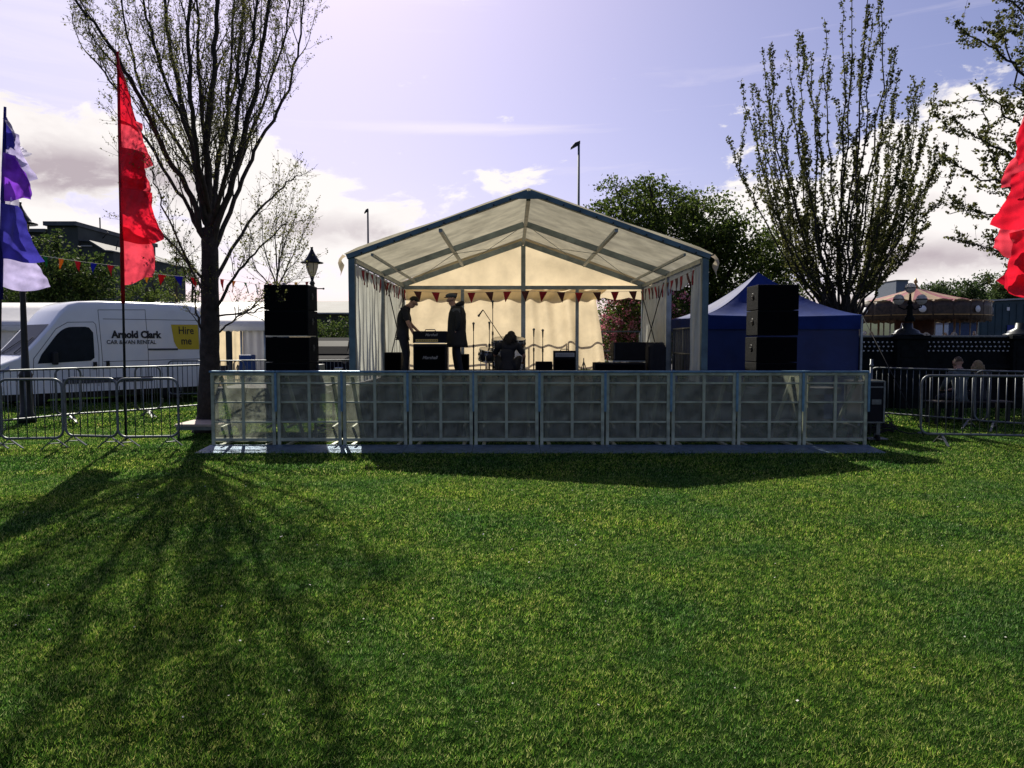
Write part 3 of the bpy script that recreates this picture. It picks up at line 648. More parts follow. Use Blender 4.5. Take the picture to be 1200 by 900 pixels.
# ---------------------------------------------------------------- dark car
def dark_car():
    Y = 24.5; o = (at(372, 420, Y).x, Y, 0); t = thing('parked_car', 'dark parked car seen end on between the loudspeaker stack and the stage curtain', 'car', o)
    M_car = mat('dark_car_paint', (.008, .009, .014), .85, 0, spec=.05)
    # lofted body: stations along Y (front towards camera at y=0)
    st = [(0, .84, .32, .80), (.08, .88, .30, .98), (.5, .92, .28, 1.08), (1.15, .94, .28, 1.16), (1.2, .94, .28, 1.18), (3.9, .94, .28, 1.18), (4.3, .9, .3, 1.12), (4.42, .85, .4, .9)]
    def loft(st, name, m_):
        m = MB(); n = 8; vs = []
        for (y, w, z0, z1) in st:
            for sgn, zz in ((1, 0), (1, .5), (.97, .85), (.86, 1), (-.86, 1), (-.97, .85), (-1, .5), (-1, 0)): vs.append((w*sgn, y, z0+(z1-z0)*zz))
        fs = [(i*n+k, i*n+(k+1) % n, (i+1)*n+(k+1) % n, (i+1)*n+k) for i in range(len(st)-1) for k in range(n)]+[tuple(range(n)), tuple(range(len(st)*n-1, (len(st)-1)*n-1, -1))]
        m.add(vs, fs, False); return m.build(name, m_, t, bevel=.02)
    loft(st, 'body', M_car); loft([(1.15, .80, 1.17, 1.20), (1.9, .72, 1.17, 1.66), (2.2, .70, 1.17, 1.76), (3.6, .70, 1.17, 1.76), (4.1, .78, 1.17, 1.3)], 'cabin', M_car)
    m = MB(); m.add([(-.68, 1.22, 1.225), (.68, 1.22, 1.225), (.61, 1.86, 1.65), (-.61, 1.86, 1.65)], [(0, 1, 2, 3)]); m.build('windscreen', M_glassd, t)
    MB().box(-.45, .45, -.03, .06, .5, .68).build('grille', M_black, t, bevel=.01)
    MB().box(-.26, .26, -.045, -.031, .36, .47).build('number_plate', M_pale, t)
    for s in (-1, 1):
        MB().box(min(s*.52, s*.82), max(s*.52, s*.82), -.01, .1, .66, .80).build('headlight', M_chrome, t, bevel=.03)
        MB().box(min(s*.95, s*1.08), max(s*.95, s*1.08), 1.5, 1.6, 1.12, 1.27).build('mirror', M_car, t, bevel=.03)
        for y in (.85, 3.5):
            w = MB().lathe([(.2, -.1), (.31, -.1), (.33, -.07), (.33, .07), (.31, .1), (.2, .1)], (s*.84, y, .33), 20, (1, 0, 0)).build('wheel', M_rub, t); MB().lathe([(.05, -.11), (.19, -.105), (.19, .105), (.05, .11)], (s*.84, y, .33), 16, (1, 0, 0)).build('rim', M_steel, w)
dark_car()

# ---------------------------------------------------------------- white van
def van():
    M_van = mat('white_van_paint', (.84, .86, .86), .28, 0, scale=1.5, var=.06, spec=.5, clear=.4)
    M_seam = mat('panel_gap', (.05, .05, .05), .8); M_plast = mat('grey_plastic', (.06, .065, .07), .6)
    M_yel = mat('yellow_vinyl', (.62, .46, .02), .5, var=.05); M_print = mat('black_print', (.012, .012, .015), .5, var=.05)
    M_vglass = mat('van_glass', (.012, .02, .028), .35, spec=.1)
    h = V((-.63, -.78)).normalized(); rz = math.atan2(h.y, h.x)
    A = at(125, 400, 20.2); lx, ly = 2.675, .95; left = V((-h.y, h.x))
    base = V((A.x, A.y))-h*lx-left*ly
    t = thing('delivery_van', 'white high roof rental van with dark lettering and a yellow panel on its side', 'van', (base.x, base.y, 0), rz); t.scale = (1, 1, 1.065)
    prof = [(0, 2.30), (.05, 2.42), (.18, 2.50), (.5, 2.53), (1.5, 2.54), (2.8, 2.53), (3.3, 2.50), (3.55, 2.42), (3.75, 2.24), (3.98, 1.94), (4.3, 1.58), (4.6, 1.26), (4.75, 1.14), (5.05, 1.03), (5.25, .93), (5.35, .79), (5.40, .60), (5.41, .45)]
    def top(x):
        for (a, za), (b, zb) in zip(prof, prof[1:]):
            if x <= b: return za+(zb-za)*(x-a)/(b-a)
        return prof[-1][1]
    def nf(x): return 1 if x < 4.0 else 1-.17*((x-4)/1.41)**2.2
    def w(x, z): return nf(x)*(1.01 if z < 1.15 else 1.01-.115*((z-1.15)/1.35)**1.3)
    m = MB(); vs = []; fr = [0, .06, .2, .35, .5, .65, .8, .9, .96]; n = 2*len(fr)+4
    for (x, z1) in prof:
        z0 = .30; ring = []
        for f in fr: z = z0+(z1-z0)*f; ring.append((x, w(x, z), z))
        wt = w(x, z1); rr = [(wt*.955, z1-.035*(z1-z0)/2.2), (wt*.84, z1)]
        right = [(x, -y, z) for (x, y, z) in ring]
        ring = ring+[(x, rr[0][0], rr[0][1]+.01), (x, rr[1][0], rr[1][1])]+[(x, -rr[1][0], rr[1][1]), (x, -rr[0][0], rr[0][1]+.01)]+right[::-1]
        vs += ring
    k = len(prof); fs = [(i*n+j, (i+1)*n+j, (i+1)*n+(j+1) % n, i*n+(j+1) % n) for i in range(k-1) for j in range(n)]+[tuple(range(n)), tuple(range(k*n-1, (k-1)*n-1, -1))]
    m.add(vs, fs, True); body = m.build('body', M_van, t)
    cut = MB()
    for x in (.95, 4.40):
        for s in (-1, 1): cut.lathe([(.42, -.3), (.42, .3)], (x, s*1.0, .40), 28, (0, 1, 0))
    co = cut.build('cutter', M_van, t); bpy.context.view_layer.update()
    md = body.modifiers.new('b', 'BOOLEAN'); md.operation = 'DIFFERENCE'; md.object = co; md.solver = 'EXACT'
    bake(body); bpy.data.objects.remove(co)
    body.data.materials.clear(); body.data.materials.append(M_van)
    e = body.modifiers.new('es', 'EDGE_SPLIT'); e.split_angle = R(38)
    def sidepoly(poly, name, m_, off=.006, s=1, sub=True, parent=None):
        # follows the side surface: triangulate by thin vertical strips
        xs = [p[0] for p in poly]; x0, x1 = min(xs), max(xs); mm = MB(); NX = 14; NZ = 8
        def span(x):
            zs = []
            for (a, b) in zip(poly, poly[1:]+poly[:1]):
                if (a[0]-x)*(b[0]-x) <= 0 and abs(a[0]-b[0]) > 1e-9: zs.append(a[1]+(b[1]-a[1])*(x-a[0])/(b[0]-a[0]))
            return (min(zs), max(zs)) if zs else (0, 0)
        def fn(u, v):
            x = x0+1e-4+(x1-x0-2e-4)*u; a, b = span(x); z = a+(b-a)*v; return V((x, s*(w(x, z)+off), z))
        mm.grid(NX, NZ, fn); return mm.build(name, m_, parent or t)
    mm = MB(); mm.grid(8, 8, lambda u, v: V((4.0+.68*v, (-.82+1.64*u)*w(4.1, 1.7)*(.97+.03*v), top(4.0+.68*v)+.014))); mm.build('windscreen', M_vglass, t)
    for s in (1, -1):
        sidepoly([(3.02, 1.12), (3.08, 1.05), (4.36, 1.00), (4.34, 1.12), (4.12, 1.40), (3.90, 1.68), (3.74, 1.82), (3.58, 1.87), (3.16, 1.88), (3.06, 1.84), (3.02, 1.74)], 'door_window', M_vglass, .008, s)
        g = MB()
        def seam(pts):
            for (a, b) in zip(pts, pts[1:]):
                L_ = 5; q = [(a[0]+(b[0]-a[0])*i/L_, a[1]+(b[1]-a[1])*i/L_) for i in range(L_+1)]; g.tube([V((x, s*(w(x, z)+.001), z)) for x, z in q], .0065, 4)
        seam([(2.93, .42), (2.90, 1.3), (2.94, 1.94), (3.0, 2.0), (3.62, 1.98), (3.90, 1.82), (4.44, 1.12), (4.46, .75)]); seam([(2.80, .5), (2.84, 1.6), (2.86, 2.30), (1.62, 2.34), (1.60, .5)]); seam([(.05, 2.10), (2.75, 2.08)]); seam([(.05, 1.05), (2.8, 1.02)]); seam([(.10, .5), (.10, 2.3)])
        g.build('panel_seam', M_seam, t)
        sidepoly([(2.65, .86), (2.74, .86), (2.74, 1.04), (2.65, 1.04)], 'door_handle', M_black, .03, s); sidepoly([(2.97, .84), (3.07, .84), (3.07, 1.02), (2.97, 1.02)], 'door_handle', M_black, .03, s)
        sidepoly([(.20, .42), (3.8, .42), (3.8, .60), (.20, .60)] if 0 else [(1.5, .50), (3.8, .50), (3.8, .62), (1.5, .62)], 'rub_strip', M_plast, .015, s)
        m = MB(); m.obox((4.0, s*1.12, 1.12), (.06, 0, 0), (0, .08, 0), (0, 0, .15)); mr = m.build('wing_mirror', M_black, t, bevel=.03); MB().box(3.96, 4.02, min(s*.98, s*1.08), max(s*.98, s*1.08), 1.02, 1.08).build('mirror_arm', M_black, mr)
        sidepoly([(.95, 1.20), (1.62, 1.20), (1.62, 1.245), (.95, 1.245)] if 0 else [(.76, 1.29), (1.62, 1.29), (1.62, 1.34), (.76, 1.34)], 'slide_rail', M_plast, .012, s)
        for x in (.95, 4.40):
            wh = MB().lathe([(.2, -.11), (.32, -.11), (.34, -.08), (.34, .08), (.32, .11), (.2, .11)], (x, s*.86, .34), 24, (0, s, 0)).build('wheel', M_rub, t)
            MB().lathe([(.03, -.03), (.20, -.02), (.205, .10), (.19, .105), (.15, .05), (.03, .07)], (x, s*.86, .34), 18, (0, s, 0)).build('rim', M_steel, wh)
        m = MB(); m.prism([(4.92, s*.90, .98), (5.28, s*.70, .84), (5.345, s*.64, .76), (5.22, s*.86, .74), (4.98, s*.94, .84)], (0.01, s*.03, .02)); m.build('headlight', M_chrome, t)
    MB().box(.15, 5.2, -.86, .86, .15, .34).build('underbody', M_black, t)
    m = MB(); m.box(5.37, 5.44, -.62, .62, .52, .72); m.build('grille', M_black, t, bevel=.02); MB().box(5.441, 5.452, -.26, .26, .40, .50).build('number_plate', M_whitet, t)
    m = MB(); m.box(5.25, 5.47, -.80, .80, .28, .44); m.build('bumper', M_plast, t, bevel=.04)
    m = MB(); m.tube([(4.66, -.5, 1.24), (4.3, .1, 1.62)], .01, 5); m.tube([(4.66, .35, 1.24), (4.3, .6, 1.62)], .01, 5); m.build('wiper', M_black, t)
    # side graphics follow the near side
    sidepoly([(.12, 1.31), (.74, 1.31), (.82, 1.42), (.88, 1.56), (.915, 1.74), (.92, 1.97), (.12, 1.98)] , 'yellow_panel', M_yel, .009, 1)
    def lab(s_, size, x, z, name, bold, sx=1, mt=None):
        y = w(x, z); sl_ = (w(x, z+.1)-w(x, z-.1))/.2; up = V((0, sl_, 1)).normalized(); return text(s_, size, mt or M_print, t, name, axes((x, y+.014, z), (-1, 0, 0), up, V((-1, 0, 0)).cross(up)), bold, 0, sx)
    lab('Arnold Clark', .25, 1.90, 1.69, 'lettering', .011, .98); lab('CAR & VAN RENTAL', .145, 2.04, 1.50, 'small_lettering', .001, 1.0); lab('Hire', .29, .49, 1.81, 'panel_lettering', .003, .88); lab('me', .29, .50, 1.53, 'panel_lettering', .003, .88)
van()

# ---------------------------------------------------------------- steel crowd barriers
def make_crowd_barrier(Lh, label, group, H=1.08):
    t = thing('crowd_barrier', label, 'barrier', (0, 0, 0), 0, group); z0 = .17; r = .12; p = []
    for cx, cz, a0 in ((Lh-r, H-r, 0), (-Lh+r, H-r, 90), (-Lh+r, z0+r, 180), (Lh-r, z0+r, 270)):
        for k in range(6): a = R(a0+18*k); p.append((cx+r*math.cos(a), 0, cz+r*math.sin(a)))
    MB().tube(p+[p[0]], .019, 8, False).build('frame', M_steel, t)
    m = MB(); n = int(Lh*2/.118); 
    for i in range(1, n):
        x = -Lh+2*Lh*i/n; m.tube([(x, 0, z0), (x, 0, H)], .0075, 5)
    m.build('bars', M_steel, t)
    for x in (-Lh*.72, Lh*.72):
        m = MB(); m.bar((x, 0, z0), (x+.0, -.27, .012), .035, .012); m.bar((x, 0, z0), (x+.0, .27, .012), .035, .012); m.bar((x-.0, -.14, .09), (x, .14, .09), .03, .012); m.build('foot', M_steel, t)
    for z in (.35, .9): MB().tube([(Lh+.019, -.02, z-.05), (Lh+.045, 0, z-.05), (Lh+.045, 0, z+.04)], .007, 5).build('hook', M_steel, t)
    return t
def place_barrier(src, px0, px1, Y0, Y1, label, first=False):
    a = at(px0, 450, Y0); b = at(px1, 450, Y1); c = (a+b)/2; rz = math.atan2(b.y-a.y, b.x-a.x)
    if first: src.location = (c.x, c.y, 0); src.rotation_euler = (0, 0, rz); src['label'] = label; return src
    return copy_tree(src, None, label, (c.x, c.y, 0), rz)
G1 = 'short steel crowd barriers at the left of the lawn'
b1 = make_crowd_barrier(.44, '', G1, 1.05)
# feet spread along the barrier in the photo: turn each foot to run lengthwise
for ch in b1.children:
    if ch.name.startswith('foot'):
        x = sum(v.co.x for v in ch.data.vertices)/len(ch.data.vertices)
        for v_ in ch.data.vertices: dx = v_.co.x-x; y = v_.co.y; v_.co.x = x+y*.55; v_.co.y = dx+y*.35
place_barrier(b1, 72, 140, 11.6, 11.45, 'short steel crowd barrier in front of the van cab door, second from the left edge', True)
place_barrier(b1, 137, 208, 11.4, 11.5, 'short steel crowd barrier nearest the tree, its right end free')
place_barrier(b1, 2, 68, 11.2, 11.3, 'short steel crowd barrier right of the barrier cut by the left edge')
place_barrier(b1, -70, -2, 11.15, 11.2, 'short steel crowd barrier cut off by the left edge of the frame')
G2 = 'steel crowd barriers standing along the van'
b2 = make_crowd_barrier(1.0, '', G2)
place_barrier(b2, -14, 82, 13.6, 15.0, 'steel crowd barrier along the van under its windscreen', True)
place_barrier(b2, 85, 171, 15.1, 16.1, 'steel crowd barrier along the van below the sliding door')
place_barrier(b2, 174, 240, 16.2, 17.4, 'steel crowd barrier along the van rear wheel')
G3 = 'steel crowd barriers behind the loudspeaker stack'
b3 = make_crowd_barrier(1.0, '', G3)
place_barrier(b3, 205, 279, 21.0, 21.3, 'steel crowd barrier by the marquee chairs, right of the trunk', True)
place_barrier(b3, 281, 352, 21.6, 21.8, 'steel crowd barrier partly hidden behind the left loudspeaker stack')
place_barrier(b3, 356, 409, 21.3, 22.3, 'steel crowd barrier in front of the dark parked car')
G4 = 'steel crowd barriers at the right of the lawn'
b4 = make_crowd_barrier(1.1, '', G4, 1.08)
place_barrier(b4, 1084, 1258, 11.8, 11.5, 'steel crowd barrier nearest the camera on the right, with rounded end', True)
place_barrier(b4, 1030, 1146, 15.4, 13.9, 'steel crowd barrier further back right of the flight case')
place_barrier(b4, 1147, 1320, 13.8, 12.4, 'steel crowd barrier behind the seated pair, crossing the near one')

# ---------------------------------------------------------------- stage front barrier (ten units)
def stage_barriers():
    Y = 11.5; x0 = at(247, 480, Y).x; x1 = at(1017, 480, Y).x; W = (x1-x0)/10; G = 'perforated aluminium barrier units along the stage front'
    t = thing('stage_barrier', '', 'stage barrier', (0, 0, 0), 0, G); H = 1.17; w = W/2-.012
    m = MB()
    for x in (-w+.025, w-.025): m.box(x-.025, x+.025, -.02, .02, .02, H-.032)
    m.box(-w+.051, w-.051, -.019, .019, .10, .145); m.box(-w+.051, w-.051, -.019, .019, H-.075, H-.033); m.box(-.022, .022, -.0185, .017, .146, H-.076); m.build('frame', M_barfr, t, bevel=.004)
    m = MB()
    for z in (.39, .69, .98): m.box(-w+.052, w-.052, -.017, .012, z-.013, z+.013)
    m.build('cross_rails', M_barfr, t, bevel=.003)
    m = MB(); m.box(-w+.04, w-.04, .0205, .0235, .08, H-.05); m.build('perforated_panel', M_perf, t)
    m = MB(); m.box(-w-.010, w+.010, -.05, .06, H-.03, H); m.build('top_ledge', M_barblue, t, bevel=.006)
    m = MB(); m.add([(-w-.008, -.62, .008), (w+.008, -.62, .008), (w+.008, -.03, .045), (-w-.008, -.03, .045), (-w-.008, -.62, 0), (w+.008, -.62, 0), (w+.008, -.03, .0), (-w-.008, -.03, .0)], [(0, 1, 2, 3), (7, 6, 5, 4), (0, 4, 5, 1), (1, 5, 6, 2), (2, 6, 7, 3), (3, 7, 4, 0)]); m.build('tread_plate', M_tread, t)
    for x in (-w+.14, w-.14):
        m = MB(); m.bar((x, .03, H-.09), (x, .92, .05), .05, .035); m.bar((x, .03, .30), (x, .66, .33), .03, .03); m.bar((x, .0, .035), (x, .95, .035), .05, .03); m.build('brace', M_barfr, t)
    m = MB(); m.box(w-.012+.006, w+.030, -.036, -.024, .55, H-.035); m.build('joint_clamp', M_barblue, t)
    where = ['at the left end beside the tree, the trestle shows through', 'second from the left, below the left loudspeaker stack', 'third from the left, right of the loudspeaker stack', 'below the stooping man and amplifier stack, fourth from the left', 'below the man in the flat cap, fifth from the left',
             'just left of the stage centre post line, below the crouching person', 'below the small combo amplifier, seventh from the left', 'below the open gap in the back curtain, eighth from the left', 'below the right loudspeaker stack, ninth from the left', 'at the right end beside the flight case']
    for i in range(10):
        o = t if i == 0 else copy_tree(t); o.location = (x0+W*(i+.5), Y+rng.uniform(-.015, .015), 0); o['label'] = 'perforated metal stage barrier '+where[i]
stage_barriers()

# ---------------------------------------------------------------- the stage and its marquee
SX = .28; DZ = .87
def stage():
    M_deck = mat('black_ply_deck', (.02, .02, .022), .8, scale=5, var=.4); M_skirt = mat('black_stage_skirt', (.012, .013, .016), .95, bump=.6, bscale=8)
    t = thing('stage', 'raised black stage deck with a dark skirt under the marquee', 'stage', (SX, 16, 0))
    o = (SX, 16, 0); x0, x1 = SX-3.25, SX+3.25
    k = 0
    for i in range(3):
        for j in range(5):
            a = x0+(x1-x0)/3*i; b = 12.75+6.9/5*j; MB(o).box(a+.004, a+(x1-x0)/3-.004, b+.004, b+6.9/5-.004, DZ-.10, DZ).build('deck_panel', M_deck, t)
    m = MB(o)
    def sk(p, q):
        L_ = (V(q)-V(p)).length; nn = int(L_*10); d = (V(q)-V(p)).normalized(); nrm = V((-d.y, d.x, 0))
        m.grid(nn*3, 2, lambda u, v: V(p)+(V(q)-V(p))*u+nrm*(.018*math.sin(u*nn*6.283))+V((0, 0, -(DZ-.11)*v)))
    sk((x0+.05, 12.78, DZ-.10), (x1-.05, 12.78, DZ-.10)); sk((x0+.05, 19.6, DZ-.10), (x0+.05, 12.8, DZ-.10)); sk((x1-.05, 12.8, DZ-.10), (x1-.05, 19.6, DZ-.10)); m.build('skirt', M_skirt, t)
    for (x, y) in [(x0+.1, 12.9), (x1-.1, 12.9), (SX, 12.9), (x0+.1, 19.5), (x1-.1, 19.5), (SX, 16)]: MB(o).tube([(x, y, 0), (x, y, DZ-.11)], .03, 8).build('leg', M_steel, t)
    for (xa, xb, lab) in [(-4.98, -3.22, 'low black side platform carrying the left loudspeaker stack'), (3.75, 5.45, 'black side platform carrying the right loudspeaker stack')]:
        oo = ((xa+xb)/2, 13.3, 0); w = thing('side_platform', lab, 'platform', oo, 0, 'side platforms for the loudspeakers')
        MB(oo).box(xa, xb, 12.55, 14.0, DZ-.13, DZ-.03).build('deck_panel', M_deck, w); MB(oo).box(xa+.3, xb-.25, 12.62, 13.7, .25, DZ-.14).build('skirt', M_skirt, w)
        for x in (xa+.06, xb-.06):
            for y in (12.62, 13.92): MB(oo).tube([(x, y, 0), (x, y, DZ-.14)], .025, 8).build('leg', M_steel, w)
        m = MB(oo); m.tube([(xa+.06, 12.62, .3), (xb-.06, 12.62, .3)], .02, 6); m.build('tie_rail', M_steel, w)
    # low pale platform round the tree foot
    o2 = at(243, 500, 12.9); o2.z = 0; w = thing('low_platform', 'low pale wooden platform at the foot of the big tree', 'platform', o2); M_ply = mat('pale_ply', (.42, .34, .28), .7, scale=4, var=.3)
    a = at(209, 500, 12.6).x; b = at(275, 500, 12.6).x
    MB(o2).box(a, b, 12.45, 13.2, .21, .25).build('top', M_ply, w, bevel=.005); m = MB(o2)
    m.box(a+.02, b-.02, 12.47, 12.51, .15, .208); m.box(a+.02, b-.02, 13.1, 13.14, .15, .208); m.build('rail', M_steel, w)
    for x in (a+.05, b-.05):
        for y in (12.49, 13.12): MB(o2).tube([(x, y, 0), (x, y, .15)], .02, 6).build('leg', M_steel, w)
stage()

def marquee():
    o = (SX, 16, DZ); t = thing('stage_marquee', 'cream frame marquee with open front and curtained back covering the stage', 'marquee', o)
    ys = [13.0, 16.0, 19.0]; ze = 3.05; zr = 4.12; hw = 3.0
    def part(name, fn, m_, **k): m = MB(o); fn(m); return m.build(name, m_, t, **k)
    for i, y in enumerate(ys):
        f = M_aluframe if i == 0 else M_alu
        for s in (-1, 1):
            part('post', lambda m: m.box(SX+s*hw-.055, SX+s*hw+.055, y-.05, y+.05, DZ, ze-.02), f, bevel=.006)
            part('foot_plate', lambda m: m.box(SX+s*hw-.13, SX+s*hw+.13, y-.13, y+.13, DZ+.001, DZ+.013), M_steel)
            if i == 0: part('rafter', lambda m: m.bar((SX+s*hw*1.025, y-.02, ze-.01), (SX+s*.02, y-.02, zr), .085, .13, (0, 1, 0)), M_aluframe, bevel=.006)
            else: part('rafter', lambda m: m.bar((SX+s*hw, y, ze-.03), (SX+s*.03, y, zr-.07), .07, .12, (0, 0, 1)), M_alu, bevel=.005)
    for s in (-1, 1):
        part('eave_purlin', lambda m: m.box(SX+s*(hw-.03)-.03, SX+s*(hw-.03)+.03, 13.07, 18.93, ze-.10, ze-.02), M_alu)
        part('eave_purlin', lambda m: m.box(SX+s*(hw-.33)-.02, SX+s*(hw-.33)+.02, 13.07, 18.93, ze+.02, ze+.065), M_alu)
        xm = SX+s*hw*.5; zm = (ze+zr)/2-.08; part('mid_purlin', lambda m: m.box(xm-.03, xm+.03, 13.07, 18.93, zm-.03, zm+.03), M_alu)
        # roof wires in the rear bay and side wires
        part('brace_wire', lambda m: (m.tube([(SX+s*.1, 16.1, zr-.12), (SX+s*hw*.5, 18.9, zm-.05)], .006, 5), m.tube([(SX+s*hw*.5, 16.1, zm-.05), (SX+s*.1, 18.9, zr-.12)], .006, 5), m.tube([(SX+s*hw*.5, 16.1, zm-.05), (SX+s*hw*.95, 18.9, ze-.05)], .006, 5)), M_steel)
        part('brace_wire', lambda m: (m.tube([(SX+s*(hw-.08), 16.1, ze-.2), (SX+s*(hw-.08), 18.9, DZ+.1)], .012, 5), m.tube([(SX+s*(hw-.08), 18.9, ze-.2), (SX+s*(hw-.08), 16.1, DZ+.1)], .012, 5)), M_rub)
        # roof sheet
        def rf(u, v):
            y = 12.93+6.32*u; x = (1.04-1.04*v); sag = -.035*math.sin(math.pi*((u*2) % 1))*math.sin(math.pi*v)
            return V((SX+s*hw*x, y, ze+.07+(zr-ze)*(v if v > 0 else 0)-(.03 if v == 0 else 0)+sag+.012*math.sin(u*23+v*9)*math.sin(math.pi*v)))
        part('roof_sheet', lambda m: m.grid(24, 14, rf), M_roof)
        part('eave_flap', lambda m: m.grid(8, 5, lambda u, v: V((SX+s*(hw*1.04+.10*v+.05*math.sin(v*5)), 13.05-.22+.28*u+.05*v, ze+.02-.36*v*(1-.5*u)))), M_canvas)
    part('ridge_beam', lambda m: m.box(SX-.035, SX+.035, 13.07, 18.93, zr-.12, zr-.04), M_alu)
    part('apex_plate', lambda m: m.prism([(SX-.20, 12.9, zr-.12), (SX+.20, 12.9, zr-.12), (SX+.1, 12.9, zr-.02), (SX, 12.9, zr+.02), (SX-.1, 12.9, zr-.02)], (0, -.012, 0)), M_aluframe)
    # roof bolts along the front rafters
    def bolts(m):
        for s in (-1, 1):
            for k in range(10):
                u = .06+.093*k; m.lathe([(.014, 0), (.014, .012)], (SX+s*hw*(1-u), 12.90, ze-.01+(zr-ze)*u), 8, (0, -1, 0))
    part('bolts', bolts, M_black)
    part('tie_beam', lambda m: m.box(SX-hw+.06, SX+hw-.06, 18.95, 19.03, ze-.14, ze-.05), M_alu)
    part('centre_post', lambda m: m.box(SX-.055, SX+.055, 18.90, 18.985, DZ, zr-.14), M_alu, bevel=.005)
    for x in (543, 675): xx = at(x, 380, 19.2).x; part('rear_post', lambda m: m.box(xx-.04, xx+.04, 18.86, 18.93, DZ, ze-.15), M_alu)
    part('gable', lambda m: m.grid(8, 16, lambda u, v: V((SX+(u*2-1)*(hw+.42)*(1-v), 19.07+.02*math.sin(v*9+u*4), ze-.10+(zr-ze+.31)*v))), M_canvas)
    # scalloped valance outside the back wall
    part('valance', lambda m: m.grid(120, 3, lambda u, v: V((SX-hw+2*hw*u, 19.16, ze-.06-(.27+.055*abs(math.sin(u*30)))*v))), M_canvas)
    # back curtains: wide run with soft folds, its right edge tied in and flaring to the floor
    xa = SX-hw+.06; xr_top = at(712, 336, 19.0).x
    def bc(u, v):
        z = ze-.12-(ze-.12-DZ-.05)*v
        edge = at(712, 0, 19).x*1.0 if 0 else 0
        e = np.interp(v, [0, .12, .5, 1], [at(713, 340, 19).x, at(699, 340, 19).x, at(705, 340, 19).x, at(711, 340, 19).x])
        x = xa+(e-xa)*u
        k = max(0, (u-.42)/.58); f = .035*math.sin(u*52+2*math.sin(u*9)+.6*v)*(.5+1.3*k)+.022*math.sin(u*97+v*2)*k+.06*k*math.sin(u*38+v*1.5)+.02*math.sin(u*14+v*3)
        return V((x, 19.08+f, z))
    part('back_curtain', lambda m: m.grid(200, 14, bc), M_canvas2)
    # side curtains
    def side(name, s, y0, y1, folds, amp, ztop=ze-.11, zbot=DZ+.03, gather=0):
        def fn(u, v):
            g = 1-gather*math.sin(math.pi*min(1, v*1.0))*.5; uu = u*g if gather >= 0 else u
            y = y0+(y1-y0)*uu; a = amp*(.45+.55*v)
            return V((SX+s*(hw+.0)+a*math.sin(u*folds*6.283+.8*math.sin(u*11)+.5*v)*.9+.01*math.sin(v*9+u*20), y+.02*math.sin(u*folds*12.566), ztop-(ztop-zbot)*v))
        return part(name, lambda m: m.grid(int(folds*14), 12, fn), M_side)
    side('side_curtain', -1, 13.1, 15.9, 9, .055); side('side_curtain', -1, 16.1, 18.95, 7, .05)
    side('side_curtain', 1, 13.08, 13.95, 5, .05, gather=.12); side('side_curtain', 1, 16.15, 18.95, 7, .05)
    part('top_rail_drape', lambda m: m.grid(60, 4, lambda u, v: V((SX+hw-.02+.02*math.sin(u*40), 13.9+2.0*u, ze-.10-(.22+.12*math.sin(u*3.1))*v))), M_side)
marquee()

def stage_rails():
    "guard rails standing just outside the back and right side of the stage"
    def rail(p, q, lab):
        p, q = V(p), V(q); o = (p+q)/2; o.z = DZ; t = thing('stage_guard_rail', lab, 'railing', o, 0, 'guard rails around the stage'); L_ = (q-p).length
        for z in (1.0, .5): MB(o).tube([p+V((0, 0, z)), q+V((0, 0, z))], .022, 6).build('rail', M_steel, t)
        n = 2
        for i in range(n+1): x = p.lerp(q, i/n); MB(o).tube([x+V((0, 0, -.1)), x+V((0, 0, 1.0))], .024, 6).build('upright', M_steel, t)
        m = MB(o); k = int(L_/.13)
        for i in range(1, k):
            x = p.lerp(q, i/k); m.tube([x+V((0, 0, .1)), x+V((0, 0, .98))], .007, 4)
        return m, t
    for i, lab in enumerate(['steel guard rail behind the back curtain at the left', 'steel guard rail behind the middle of the back curtain', 'steel guard rail behind the open gap in the back curtain']):
        rail((SX-3.0+2.02*i, 19.5, DZ), (SX-1.04+2.02*i, 19.5, DZ), lab)
    m, t = rail((SX+3.12, 14.2, DZ), (SX+3.12, 16.0, DZ), 'barred steel guard rail at the open right side of the stage'); m.build('bars', M_steel, t)
stage_rails()

def pennants(name, label, pts, n, cols, w, h, group=None, flip=0):
    "string through pts with n triangular flags"
    o = V(pts[0]); t = thing(name, label, 'bunting', o, 0, group); pts = [V(p) for p in pts]
    seg = [(pts[i+1]-pts[i]).length for i in range(len(pts)-1)]; tot = sum(seg)
    def pos(s):
        i = 0
        while i < len(seg)-1 and s > seg[i]: s -= seg[i]; i += 1
        return pts[i].lerp(pts[i+1], s/seg[i]), (pts[i+1]-pts[i]).normalized()
    m = MB(o); m.tube([pos(tot*i/40)[0] for i in range(41)], .004, 4); m.build('string', mat('string', (.5, .48, .42), .8), t)
    for k in range(n):
        p, d = pos(tot*(k+.5)/n); a = rng.uniform(-.35, .35)+flip; nn = V((-d.y, d.x, 0)); dn = V((0, 0, -1))+nn*a*.6+d*rng.uniform(-.25, .25); m = MB(o)
        m.grid(4, 5, lambda u, v: p+d*((u-.5)*w*(1-v))+dn*(h*v)+nn*(.012*math.sin(u*5+v*4+k))); m.build('pennant', cols[k % len(cols)], t, solid=.002)
    return t
def cloth(n, c, tr=.4): return mat('cloth_'+n, c, .7, var=.12, trans=tr)
K_red = cloth('red', (.55, .02, .03)); K_dred = cloth('maroon', (.10, .025, .03), .15); K_mred = cloth('crimson', (.38, .015, .035), .3)
K_or = cloth('orange', (.75, .30, .02)); K_gr = cloth('green', (.02, .22, .05)); K_bl = cloth('blue', (.02, .03, .40)); K_ye = cloth('yellow', (.75, .45, .03)); K_wh = cloth('white', (.6, .6, .6))
def at_row(xs, y, Y): return [at(x, yy, Y) for x, yy in zip(xs, y)]
